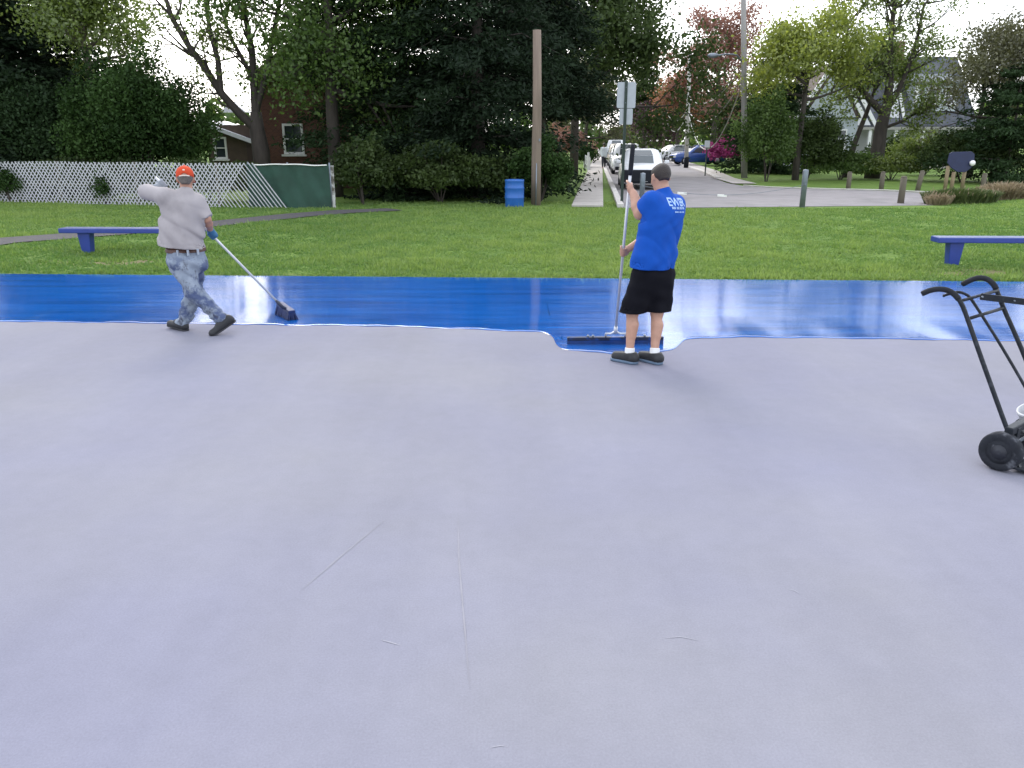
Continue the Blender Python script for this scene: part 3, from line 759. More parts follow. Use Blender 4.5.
# ------------------------------------------------------------------ lattice fence with every slat
FA, FB = G(-25, 201.5), G(287, 208.8)
fd = (FB - FA); flen = fd.length; fd.normalize(); fang = math.atan2(fd.y, fd.x)
fence = empty('lattice_fence', FA, fang); tag(fence, 'white diagonal lattice fence, unravelled to single slats at its right end', 'fence')
FH = 1.34
dxs = FH * 0.80
slat_r = slat_l = None
SW = 0.05
def slat(sign, y):
    b = MB(); h2 = SW * 0.40
    x0, x1 = (0, dxs) if sign > 0 else (0, -dxs)
    b.prism([(x0 - h2, y, FH), (x1 - h2, y, 0.0), (x1 + h2, y, 0.0), (x0 + h2, y, FH)], (0, 0.009, 0))
    return b.build('slat', lattice_white, fence)
step = 0.142
topx_r = flen - dxs                 # last falling slat top
k_ = 0
while True:
    x = topx_r - k_ * step
    if x < -dxs + 0.2: break
    if slat_r is None: slat_r = slat(1, 0.0); o = slat_r
    else: o = slat_r.copy(); COL.objects.link(o); o.parent = fence
    o.location = (x + random.uniform(-.012, .012), random.uniform(-.003, .003), random.uniform(-.012, .008) - 0.02 * math.sin(x * 0.9) ** 2); o.rotation_euler = (0, random.uniform(-.012, .012), 0); k_ += 1
k_ = 0
while True:
    x = topx_r - 0.25 - k_ * step
    if x < 0.3: break
    if slat_l is None: slat_l = slat(-1, 0.013); o = slat_l
    else: o = slat_l.copy(); COL.objects.link(o); o.parent = fence
    o.location = (x + random.uniform(-.012, .012), random.uniform(-.003, .003), random.uniform(-.012, .008) - 0.02 * math.sin(x * 0.9) ** 2); o.rotation_euler = (0, random.uniform(-.012, .012), 0); k_ += 1
for f_ in (0.05, 0.3, 0.55, 0.8):
    MB().box((flen * f_, 0.07, FH / 2 - 0.1), (0.07, 0.07, FH + 0.2)).build('post', wood_grey, fence)
MB().box((flen * 0.44, 0.035, 0.62), (flen * 0.84, 0.02, 0.05)).build('rail', wood_grey, fence)

# green windscreen on its frame
green_fab = mat('windscreen_green', (0.011, 0.045, 0.030), 0.75, 0.2, 2.5, 0.35, 12, c2=(0.016, 0.058, 0.040), mask_scale=0.9)
SA, SB = G(247, 208.0) + Vector((0, 0.22, 0)), G(331, 210.2) + Vector((0, 0.1, 0))
sdv = SB - SA; sl = sdv.length
scr = empty('windscreen_fence', SA, math.atan2(sdv.y, sdv.x)); tag(scr, 'dark green fabric windscreen fence with a white rope along its top', 'fence')
nxs, nzs = 40, 14; vs_ = []
for j in range(nzs + 1):
    for i in range(nxs + 1):
        u_, w_ = i / nxs, j / nzs
        vs_.append((u_ * sl, 0.025 * math.sin(u_ * 21 + w_ * 3) * (0.3 + math.sin(w_ * PI)) + 0.012 * math.sin(u_ * 47 + w_ * 9), 0.03 + w_ * 1.27 - 0.008 * math.sin(u_ * PI * 3) ** 2 * w_))
MB().add(vs_, [(j * (nxs + 1) + i, j * (nxs + 1) + i + 1, (j + 1) * (nxs + 1) + i + 1, (j + 1) * (nxs + 1) + i) for j in range(nzs) for i in range(nxs)], True).build('fabric', green_fab, scr)
MB().tube([(u_ * sl, -0.02, 1.30 - 0.012 * math.sin(u_ * PI * 3) ** 2 - 0.012 * math.sin(u_ * 9)) for u_ in np.linspace(0.12, 0.98, 30)], 0.02, 6).build('rope', white_paint, scr)
for x in (0.05, sl * 0.5, sl - 0.02): MB().tube([(x, 0.06, -0.1), (x, 0.06, 1.36)], 0.025, 8).build('post', galv, scr)
pv = G(334, 209.5)
t = empty('fence_post', (pv.x, pv.y, 0)); tag(t, 'peeling white wooden post at the right end of the green windscreen', 'post')
MB().box((0, 0, 0.62), (0.11, 0.11, 1.26)).build('post', mat('peeling_white', (0.55, 0.55, 0.52), 0.8, 0.15, 6, 0.3, 30, c2=(0.12, 0.11, 0.09), mask_scale=4, lo=0.48, hi=0.56), t, bevel=0.008)
MB().box((0, 0, 1.262), (0.13, 0.13, 0.02)).build('cap', mat('post_cap', (0.5, 0.5, 0.48), 0.7), t)

# ------------------------------------------------------------------ houses on the left
brick_m, nt, out = new_mat('red_brick'); N, L = nt.nodes, nt.links
p = N.new('ShaderNodeBsdfPrincipled'); p.inputs['Roughness'].default_value = 0.85
tc = N.new('ShaderNodeTexCoord')
bt = N.new('ShaderNodeTexBrick'); bt.inputs['Scale'].default_value = 4.6; bt.inputs['Color1'].default_value = (0.13, 0.052, 0.036, 1); bt.inputs['Color2'].default_value = (0.085, 0.035, 0.026, 1); bt.inputs['Mortar'].default_value = (0.15, 0.11, 0.09, 1); bt.inputs['Mortar Size'].default_value = 0.012
mp = N.new('ShaderNodeMapping'); mp.inputs['Rotation'].default_value = (R(90), 0, 0); L.new(tc.outputs['Object'], mp.inputs['Vector']); L.new(mp.outputs[0], bt.inputs['Vector'])
L.new(bt.outputs['Color'], p.inputs['Base Color']); L.new(p.outputs[0], out.inputs[0])
slate = mat('slate_roof', (0.055, 0.062, 0.078), 0.75, 0.25, 3, 0.5, 14, c2=(0.085, 0.09, 0.10), mask_scale=2.0)
brown_roof = mat('brown_roof', (0.075, 0.055, 0.045), 0.8, 0.25, 3, 0.4, 14)
white_trim = mat('white_trim', (0.74, 0.74, 0.72), 0.55, 0.06, 3)
siding = mat('white_siding', (0.66, 0.67, 0.68), 0.6, 0.06, 2)
grey_sid = mat('grey_siding', (0.40, 0.44, 0.46), 0.6, 0.08, 2)
def window(parent, c, w, h_, frame_m, ny=-1, bars=True):
    """window facing local -Y at centre c"""
    f_ = MB(); t_ = 0.09; x, y, z = c
    f_.box((x - w / 2, y, z), (t_, 0.1, h_ + t_)).box((x + w / 2, y, z), (t_, 0.1, h_ + t_)).box((x, y, z + h_ / 2), (w - t_, 0.1, t_)).box((x, y, z - h_ / 2), (w - t_, 0.1, t_))
    if bars: f_.box((x, y - 0.005, z), (w - t_, 0.07, 0.05))
    o = f_.build('window', frame_m, parent)
    MB().box((x, y + 0.03, z), (w - 0.02, 0.03, h_ - 0.02)).build('pane', glass_m, o)
    MB().box((x, y - 0.04, z - h_ / 2 - 0.09), (w + 0.26, 0.2, 0.08)).build('sill', frame_m, o)
    return o
hb = at(263, 35.5)
hs_ = empty('brick_house', hb); tag(hs_, 'dark red brick house behind the green windscreen', 'house')
MB().box((3.0, 4.0, 2.15), (6.0, 8.0, 4.5)).build('wall', brick_m, hs_)
MB().prism([(-0.4, -0.4, 4.4), (6.4, -0.4, 4.4), (3.0, -0.4, 6.6)], (0, 8.8, 0)).build('roof', brown_roof, hs_)
w0 = U(293, 139, 35.4) - hb
window(hs_, (w0.x, -0.02, w0.z), 0.78, 1.15, white_trim)
w1 = U(372, 139, 35.4) - hb
window(hs_, (w1.x, -0.02, w1.z), 0.78, 1.15, white_trim)
MB().tube([(-0.06, -0.1, 0), (-0.06, -0.1, 4.35)], 0.05, 8).build('downspout', white_trim, hs_)
hb2 = at(213, 41)
h2_ = empty('small_house', hb2); tag(h2_, 'small brown house with white roof edges seen under the sparse tree', 'house')
brown_wall = mat('brown_wall', (0.085, 0.06, 0.045), 0.85, 0.2, 3, 0.3, 20)
MB().box((1.6, 2, 1.3), (3.6, 4, 2.8)).build('wall', brown_wall, h2_)
zr = zt(121, 41); ze = zt(137, 41)
MB().prism([(-0.5, -0.3, zr - .12), (2.6, -0.3, ze - .5), (2.6, -0.3, ze - .3), (-0.5, -0.3, zr + .06)], (0, 4.6, 0)).build('roof', mat('pale_roof', (0.62, 0.63, 0.66), 0.5, 0.08, 3), h2_)
MB().prism([(-0.35, 2.6, zr + .5), (1.0, 2.6, zr + .5), (0.4, 2.6, zr + 1.0)], (0, 1.2, 0)).build('roof_gable', mat('pale_roof', (0.6, 0.6, 0.6)), h2_)
w2 = U(220, 148, 40.9) - hb2
window(h2_, (w2.x, -0.02, w2.z), 0.55, 0.95, white_trim)
MB().box((2.3, -0.05, 1.1), (1.1, 0.12, 2.2)).build('door', mat('door_brown', (0.05, 0.03, 0.025), 0.6), h2_)

# ------------------------------------------------------------------ porch house on the right
hb = at(900, 63); Yh = 63
def hl(px, py, dy=0.0): v = U(px, py, Yh + dy) - hb; return v
H3 = empty('porch_house', hb); tag(H3, 'white house with dark slate roof, gabled porch and dormer behind the maple', 'house')
xl, xr = hl(838, 127).x, hl(975, 127).x
ze, zr = hl(900, 127).z, hl(900, 56, 4).z
MB().box(((xl + xr) / 2 + .2, 5.2, ze / 2), (xr - xl - 1.2, 7.0, ze)).build('wall', siding, H3)
ro = MB().prism([(xl + 1.4, 0, ze), (xl + 1.4, 0, ze + .14), (xl + 1.4, 4.5, zr), (xl + 1.4, 9.6, ze + .14), (xl + 1.4, 9.6, ze)], (xr - xl - 1.2, 0, 0)).build('roof', slate, H3)
MB().box((hl(917, 55).x, 4.3, zr + 0.25), (1.6, 0.9, 1.6)).build('chimney', mat('chimney_brick', (0.16, 0.09, 0.07), 0.85, 0.2, 8), ro)
# gabled porch at the left
px0, px1, pxm = hl(833, 127).x, hl(866, 127).x, hl(848, 90).x
zpk = hl(847, 92).z
pr = MB().prism([(px0, -1.6, ze), (px1, -1.6, ze), (pxm, -1.6, zpk)], (0, 5.0, 0)).build('porch_roof', slate, H3)
MB().prism([(px0 + .35, -1.63, ze + .1), (px1 - .35, -1.63, ze + .1), (pxm, -1.63, zpk - .42)], (0, 0.02, 0)).build('gable', siding, pr)
for a_, b_ in (((px0 - .1, ze - .05), (pxm, zpk + .12)), ((px1 + .1, ze - .05), (pxm, zpk + .12))):
    MB().bar((a_[0], -1.66, a_[1]), (b_[0], -1.66, b_[1]), 0.1, 0.26, up=(0, 0, 1)).build('rake_board', white_trim, pr)
MB().box((pxm, -1.65, (ze + zpk) / 2 - .15), (0.4, 0.06, 0.7)).build('gable_window', glass_m, pr)
MB().box(((px0 + xr) / 2, -1.0, ze - .12), (xr - px0, 1.9, 0.2)).build('porch_beam', mat('porch_beam', (0.30, 0.29, 0.26), 0.7), H3)
for pxx in (839, 859, 884, 910, 936, 962):
    MB().box((hl(pxx, 140).x, -1.75, (ze - .22) / 2), (0.22, 0.22, ze - .22)).build('column', white_trim, H3)
MB().box(((px0 + px1) / 2, -1.0, 0.5), (px1 - px0 - .4, 1.2, 1.0)).build('porch_wall', siding, H3)
MB().box(((px0 + xr) / 2, -0.8, 0.14), (xr - px0, 2.4, 0.28)).build('porch_floor', conc, H3)
# white dormer gable
dx_ = hl(896, 110).x
dzb, dzt = hl(896, 124, 0).z, hl(896, 80, 1).z
dg = MB().prism([(dx_ - .95, 0.5, dzb), (dx_ + .95, 0.5, dzb), (dx_, 0.5, dzt)], (0, 4.0, 0)).build('dormer_roof', slate, H3)
MB().prism([(dx_ - .72, 0.46, dzb + .05), (dx_ + .72, 0.46, dzb + .05), (dx_, 0.46, dzt - .5)], (0, 0.03, 0)).build('gable', siding, dg)
for sx in (-1, 1): MB().bar((dx_ + sx * 1.05, 0.44, dzb - .1), (dx_, 0.44, dzt + .05), 0.1, 0.2).build('rake_board', white_trim, dg)
# wide dormer on the right
d0, d1 = hl(919, 100).x, hl(962, 100).x
db, dt = hl(930, 107, 1).z, hl(930, 84, 1).z
dw = MB().box(((d0 + d1) / 2, 2.6, (db + dt) / 2 - .1), (d1 - d0, 3.6, dt - db + .4)).build('dormer_wall', grey_sid, H3)
MB().prism([(d0 - .3, 0.4, dt), (d0 - .3, 0.4, dt + .16), (d0 - .3, 4.8, dt + 1.25), (d0 - .3, 4.8, dt + 1.05)], (d1 - d0 + .6, 0, 0)).build('dormer_roof', mat('slate_pale', (0.15, 0.165, 0.18), 0.75, 0.2, 3, 0.4, 14), H3)
window(H3, (hl(938, 97).x, 0.75, (db + dt) / 2 - .02), 0.9, 1.1, white_trim)
window(H3, (hl(955, 97).x, 0.75, (db + dt) / 2 - .02), 0.7, 1.1, white_trim)
MB().box((d0 + .12, 0.76, (db + dt) / 2), (0.26, 0.08, dt - db)).build('corner_board', white_trim, H3)
# white gabled neighbour behind the yellow maple
hb = at(822, 58)
H4 = empty('gabled_house', hb); tag(H4, 'white house with steep brown gable roof behind the yellow green maple', 'house')
z0_, zp_ = zt(118, 58), zt(62, 58)
MB().box((0.3, 3.5, z0_ / 2), (4.0, 6.5, z0_)).build('wall', grey_sid, H4)
rf = MB().prism([(-2.0, 0.1, z0_), (2.5, 0.1, z0_), (0.3, 0.1, zp_)], (0, 7.0, 0)).build('roof', brown_roof, H4)
MB().prism([(-1.55, 0.06, z0_ + .05), (2.05, 0.06, z0_ + .05), (0.3, 0.06, zp_ - .5)], (0, 0.03, 0)).build('gable', grey_sid, rf)
for sx in (-1, 1): MB().bar((0.25 + sx * 2.4, 0.02, z0_ - .15), (0.25, 0.02, zp_ + .1), 0.12, 0.25).build('rake_board', white_trim, rf)
window(H4, (-0.7, 0.2, z0_ * 0.6), 0.7, 1.2, white_trim); window(H4, (1.2, 0.2, z0_ * 0.6), 0.7, 1.2, white_trim)

# ------------------------------------------------------------------ poles, posts, signs
pb, ptp = G(536, 206), U(537, 30, 26.2)
t = empty('wooden_pole', (pb.x, 26.2, 0)); tag(t, 'short bare brown wooden pole beside the blue litter barrel', 'pole')
MB().tube([(0, 0, -0.2), (0.005, 0, 1.3), (0.02, 0, 3), (ptp.x - pb.x, 0, ptp.z)], [0.155, 0.15, 0.138, 0.125], 16).build('shaft', pole_wood, t)
MB().tube([(0.0, -0.155, 0.0), (0.01, -0.155, 1.3)], 0.02, 6).build('conduit', galv, t)
MB().box((0.1, -0.13, 2.0), (0.05, 0.06, 0.08)).build('bracket', galv, t)

def barrel():
    q = G(514.5, 206.8)
    t = empty('litter_barrel', (q.x, q.y, Tz(q.x, q.y))); tag(t, 'bright blue plastic litter barrel left of the wooden pole', 'barrel')
    bl = mat('barrel_blue', (0.018, 0.11, 0.40), 0.45, 0.12, 5, 0.1, 20)
    MB().lathe([(0.27, -0.02), (0.29, 0.02), (0.295, 0.25), (0.305, 0.27), (0.305, 0.30), (0.295, 0.32), (0.295, 0.54), (0.305, 0.56), (0.305, 0.59), (0.295, 0.61), (0.29, 0.76), (0.30, 0.78), (0.30, 0.83), (0.27, 0.83), (0.265, 0.70)], 28).build('drum', bl, t)
    MB().lathe([(0.25, 0.66), (0.262, 0.705), (0.2, 0.72), (0.02, 0.71)], 20).build('liner', rubber, t)
barrel()

# street sign seen from behind
t = empty('street_sign', (G(622, 205).x, 26.4, 0)); tag(t, 'pair of grey sign backs on a dark green post by the kerb', 'sign')
post_g = mat('post_green', (0.022, 0.040, 0.032), 0.5, 0.2, 8)
zz = zt(84, 26.4)
mb = MB(); mb.box((0, 0, zz / 2), (0.05, 0.012, zz + .2)); mb.box((-0.035, -0.012, zz / 2), (0.02, 0.03, zz + .2)); mb.box((0.035, -0.012, zz / 2), (0.02, 0.03, zz + .2)); mb.build('post', post_g, t)
sgn = mat('sign_back', (0.36, 0.38, 0.42), 0.5, 0.08, 6, metal=0.3)
zc1, h1 = (zt(82, 26.4) + zt(108, 26.4)) / 2, zt(82, 26.4) - zt(108, 26.4)
def panel(x, z, w, h_, y):
    r_ = 0.04; pts = []
    for cx_, cz_, a0 in ((w / 2 - r_, h_ / 2 - r_, 0), (-w / 2 + r_, h_ / 2 - r_, 90), (-w / 2 + r_, -h_ / 2 + r_, 180), (w / 2 - r_, -h_ / 2 + r_, 270)):
        for k_ in range(4): a = R(a0 + k_ * 30); pts.append((x + cx_ + r_ * math.cos(a), y, z + cz_ + r_ * math.sin(a)))
    return MB().prism(pts, (0, 0.006, 0))
o = panel(0.02, zc1, 0.58, h1, 0.012).build('sign_panel', sgn, t)
for sx in (-.0, ):
    for dz_ in (-h1 * .3, h1 * .3): MB().lathe([(0.014, -0.012), (0.014, 0.0)], 8, (0.0, 0.0, zc1 + dz_), 'y').build('bolt', galv, o)
zc2, h2s = (zt(108.5, 26.4) + zt(124.5, 26.4)) / 2, zt(108.5, 26.4) - zt(124.5, 26.4)
panel(0.03, zc2, 0.42, h2s, 0.02).build('sign_panel', sgn, t)

# metal posts and the cable between them
def metal_post(px, py, hgt, label):
    q = G(px, py); z = Tz(q.x, q.y)
    t = empty('metal_post', (q.x, q.y, z)); tag(t, label, 'post', 'grey metal cable posts')
    MB().lathe([(0.085, -0.1), (0.085, hgt - 0.03), (0.078, hgt), (0.02, hgt + 0.012)], 16).build('tube', galv, t)
    MB().lathe([(0.03, 0.0), (0.03, 0.03)], 10, (0, -0.115, hgt * 0.62), 'y').build('eye_bolt', galv, t)
    return Vector((q.x, q.y - 0.1, z + hgt * 0.62))
pA = metal_post(641.5, 205.5, 1.0, 'grey metal post behind the man in the blue shirt')
pB = metal_post(802, 207.5, 1.13, 'grey metal post standing at the edge of the lawn by the road')
cab = empty('barrier_cable', pA); tag(cab, 'thin sagging cable with white tags strung between the metal posts', 'cable')
cp = []
for k_ in range(25):
    u_ = k_ / 24; v = pA.lerp(pB, u_); v.z -= 0.30 * 4 * u_ * (1 - u_); cp.append(v - pA)
MB().tube(cp, 0.007, 5).build('strand', galv, cab)
for u_ in (0.27, 0.51):
    i = int(u_ * 24); v = cp[i]
    MB().box((v.x, v.y, v.z - 0.02), (0.30, 0.025, 0.07), Matrix.Rotation(R(4), 3, 'Y')).build('tag', white_paint, cab, bevel=0.01)

def bollard(px, py, hgt, rad, label, lean=0.0):
    q = G(px, py); z = Tz(q.x, q.y)
    t = empty('wooden_bollard', (q.x, q.y, z)); tag(t, label, 'bollard', 'weathered wooden bollards along the verge')
    MB().tube([(0, 0, -0.15), (lean * .5, 0, hgt * .5), (lean, 0, hgt - .03)], [rad * 1.05, rad, rad * .97], 12).build('shaft', wood_grey, t)
    MB().lathe([(rad * .97, 0), (rad * .8, 0.03), (0.02, 0.045)], 12, (lean, 0, hgt - .03)).build('top', wood_grey, t)
bollard(900.5, 203.5, 0.86, 0.10, 'weathered bollard on the near side of the road, left of the ornamental grass')
bollard(848, 189.5, 0.72, 0.095, 'weathered bollard across the road, leftmost of the far row')
bollard(881, 190, 0.74, 0.095, 'weathered bollard across the road in front of the maple trunk')
bollard(917, 191, 0.80, 0.095, 'weathered leaning bollard across the road right of the maple', 0.12)
bollard(982, 192, 0.72, 0.095, 'weathered bollard right of the navy notice board')

# navy notice board on wooden posts
q = G(960, 191); Yb_ = q.y
t = empty('notice_board', (q.x, Yb_, 0)); tag(t, 'navy blue rounded notice board on wooden posts', 'sign')
navy = mat('navy_board', (0.012, 0.018, 0.065), 0.5, 0.15, 5)
bp_ = [U(a, b, Yb_) - Vector((q.x, Yb_, 0)) for a, b in ((949, 153.5), (952, 152), (971, 151.5), (974, 154), (973.5, 165), (969, 169), (965, 172), (957, 172), (951, 168), (947, 163))]
MB().prism([(v.x, -0.05, v.z) for v in bp_][::-1], (0, 0.06, 0)).build('board', navy, t, bevel=0.01)
for pxx, top in ((947, 166), (953.5, 172), (964, 165)):
    xx = U(pxx, 180, Yb_).x - q.x
    MB().tube([(xx, 0.06, -0.1), (xx, 0.06, zt(top, Yb_))], 0.075, 10).build('post', mat('tan_wood', (0.22, 0.17, 0.10), 0.85, 0.2, 6, 0.4, 30, stretch=(1, 1, 0.2)), t)
MB().lathe([(0.02, 0.0), (0.11, 0.03), (0.11, 0.09), (0.05, 0.12)], 14, (U(971, 163, Yb_).x - q.x, -0.17, zt(163, Yb_)), 'y').build('lamp', white_paint, t)

# utility poles and wires
grey_pole = mat('grey_pole', (0.27, 0.255, 0.24), 0.8, 0.2, 4, 0.3, 20, stretch=(1, 1, 0.1))
def upole(px, py, tpx, tpy, Y, r0, label, m, top_ext=0.0):
    b = at(px, Y); tp = U(tpx, tpy, Y) - b
    t = empty('utility_pole', b); tag(t, label, 'pole', 'utility poles')
    d = Vector((tp.x, 0, tp.z)); e = d * (1 + top_ext)
    MB().tube([(0, 0, -0.2), tuple(d * .5), tuple(e)], [r0, r0 * .88, r0 * .75], 14).build('shaft', m, t)
    return t, b
tA, bA = upole(746, 178, 743.5, 0, 45.4, 0.17, 'tall grey utility pole carrying the street lamp arm', grey_pole, 0.25)
v0, v1, v2 = U(742, 62, 45.4) - bA, U(734, 54.5, 45.2) - bA, U(717, 55.5, 44.8) - bA
MB().tube([v0, v0.lerp(v1, .6) + Vector((0, 0, .1)), v1, v1.lerp(v2, .5) + Vector((0, 0, .04)), v2], [0.05, 0.045, 0.04, 0.04, 0.04], 8).build('lamp_arm', galv, tA)
MB().lathe([(0.03, 0.0), (0.11, 0.12), (0.13, 0.35), (0.08, 0.55), (0.02, 0.6)], 12, v2 + Vector((-0.5, 0, 0)), 'x').build('lamp_head', galv, tA)
tB, bB = upole(686.5, 168, 690, 52, 61.85, 0.16, 'pale utility pole with a dark foot at the street bend', mat('pale_pole', (0.42, 0.40, 0.37), 0.8, 0.15, 4))
MB().lathe([(0.185, 0.0), (0.18, 0.75), (0.162, 0.8)], 14).build('dark_foot', rubber, tB)
upole(663, 158, 665, 95, 84, 0.15, 'brown utility pole beyond the parked white car on the right', pole_wood)
upole(646, 156, 647.5, 104, 100, 0.14, 'farthest thin utility pole down the street', grey_pole)
wire_m = mat('wire_grey', (0.42, 0.40, 0.38), 0.6, 0.1, 5)
WIRES = [((688.8, 98), (742.5, 66), 1.0), ((688.5, 111), (743, 78), 1.4), ((688.5, 113), (743, 81), 3.0), ((688.5, 108), (664.5, 105), 1.2), ((688.5, 112), (664.5, 112), 1.6), ((664.5, 106), (647, 108), 1.4), ((664, 112), (647, 113), 2.0)]
YS = {742: 45.4, 743: 45.4, 688: 61.85, 664: 84.0, 647: 100.0}
wl_ = ['uppermost slack wire between the pale pole and the street lamp pole', 'middle slack wire between the pale pole and the street lamp pole', 'lowest, deeply hanging wire between the pale pole and the lamp pole', 'upper wire from the pale pole back to the brown pole', 'lower wire from the pale pole back to the brown pole', 'upper wire between the two farthest utility poles', 'lower wire between the two farthest utility poles']
for (a, b, sag), lb in zip(WIRES, wl_):
    A = U(a[0], a[1], YS[int(a[0])]); B = U(b[0], b[1], YS[int(b[0])])
    pts = []
    for k_ in range(21):
        u_ = k_ / 20; v = A.lerp(B, u_); v.z -= sag * 4 * u_ * (1 - u_); pts.append(v - A)
    o = MB().tube(pts, 0.030, 5).build('overhead_wire', wire_m); o.location = A; tag(o, lb, 'wire', 'overhead wires')

# small pavement sign on the right side of the street
q = G(705, 176); t = empty('parking_sign', (q.x, q.y, 0)); tag(t, 'small white sign on a dark post before the azalea bush', 'sign')
MB().box((0, 0, zt(146, q.y) / 2), (0.07, 0.04, zt(146, q.y))).build('post', post_g, t)
MB().box((0, -0.03, (zt(140.5, q.y) + zt(147.5, q.y)) / 2), (0.30, 0.012, zt(140.5, q.y) - zt(147.5, q.y))).build('sign_panel', mat('sign_pale', (0.6, 0.62, 0.64), 0.5), t, bevel=0.004)

# picket fence by the sidewalk
q = G(588, 171); t = empty('picket_fence', (q.x, q.y, 0)); tag(t, 'short white picket fence left of the sidewalk', 'fence')
o0 = None
for k_ in range(9):
    b = MB().prism([(-0.05, 0, 0.0), (0.05, 0, 0.0), (0.05, 0, 0.85), (0, 0, 0.95), (-0.05, 0, 0.85)], (0, 0.03, 0)) if o0 is None else None
    if o0 is None: o0 = b.build('picket', white_trim, t); o = o0
    else: o = o0.copy(); COL.objects.link(o); o.parent = t
    o.location = (0.1 + k_ * 0.03, k_ * 0.9, 0); o.rotation_euler = (0, 0, R(80) if k_ else 0)
for z in (0.3, 0.68): MB().bar((0.12, 0, z), (0.36, 7.3, z), 0.03, 0.08).build('rail', white_trim, t)
MB().box((0, -0.05, 0.6), (0.13, 0.13, 1.2)).build('gate_post', white_trim, t)

# ------------------------------------------------------------------ ornamental grass clumps
def tuft(base, rx, ry, hh, m, n, label, seed):
    g = np.random.default_rng(seed)
    a = g.random(n) * 2 * PI; rr = np.sqrt(g.random(n))
    b = np.stack([rx * rr * np.cos(a), ry * rr * np.sin(a), np.zeros(n)], 1)
    b[:, 2] = T(b[:, 0] + base[0], b[:, 1] + base[1]) - base[2] - 0.02
    hv = hh * g.uniform(0.5, 1.1, n) * (1 - 0.35 * rr)
    lean = hv * g.uniform(0.1, 0.8, n)
    la = a + g.normal(size=n) * 0.6
    mid = b + np.stack([np.cos(la) * lean * .4, np.sin(la) * lean * .4, hv * .75], 1)
    tip = b + np.stack([np.cos(la) * lean, np.sin(la) * lean, hv], 1)
    sa = g.random(n) * PI; s_ = np.stack([np.cos(sa), np.sin(sa), np.zeros(n)], 1) * 0.014
    V = np.stack([b - s_, b + s_, mid + s_ * .8, tip, mid - s_ * .8], 1).reshape(-1, 3)
    t = empty('ornamental_grass', base); tag(t, label, 'grass clump')
    mesh_obj('blades', mesh_np('blades', V, np.arange(5 * n).reshape(n, 5), np.repeat(g.random(n), 5), False), m, t)['kind'] = 'stuff'
    k = 60; sd_ = MB()
    for i in range(k):
        q_ = tip[g.integers(0, n)]; sd_.tube([q_, q_ + np.array([0.01, 0, 0.05]), q_ + np.array([0.02, 0, 0.1])], [0.004, 0.012, 0.003], 5, False)
    sd_.build('seed_heads', mat('seed_tan', (0.30, 0.22, 0.15), 0.9), t)['kind'] = 'stuff'
L_og = leaf_mat('orn_green', (0.05, 0.085, 0.02), (0.13, 0.16, 0.045), 0.35)
L_ot = leaf_mat('orn_tan', (0.22, 0.17, 0.095), (0.40, 0.33, 0.21), 0.4)
q = G(960, 204); tuft((q.x, q.y, Tz(q.x, q.y)), 1.15, 0.5, 0.55, L_og, 7000, 'green ornamental grass clump in front of the notice board', 70)
q = G(1003, 201.5); tuft((q.x, q.y, Tz(q.x, q.y)), 0.85, 0.5, 0.62, L_ot, 6000, 'tan dry ornamental grass clump at the right edge', 71)
q = G(938, 205); tuft((q.x, q.y, Tz(q.x, q.y)), 0.35, 0.3, 0.4, L_ot, 1600, 'small reddish tan grass tuft at the left of the green clump', 72)

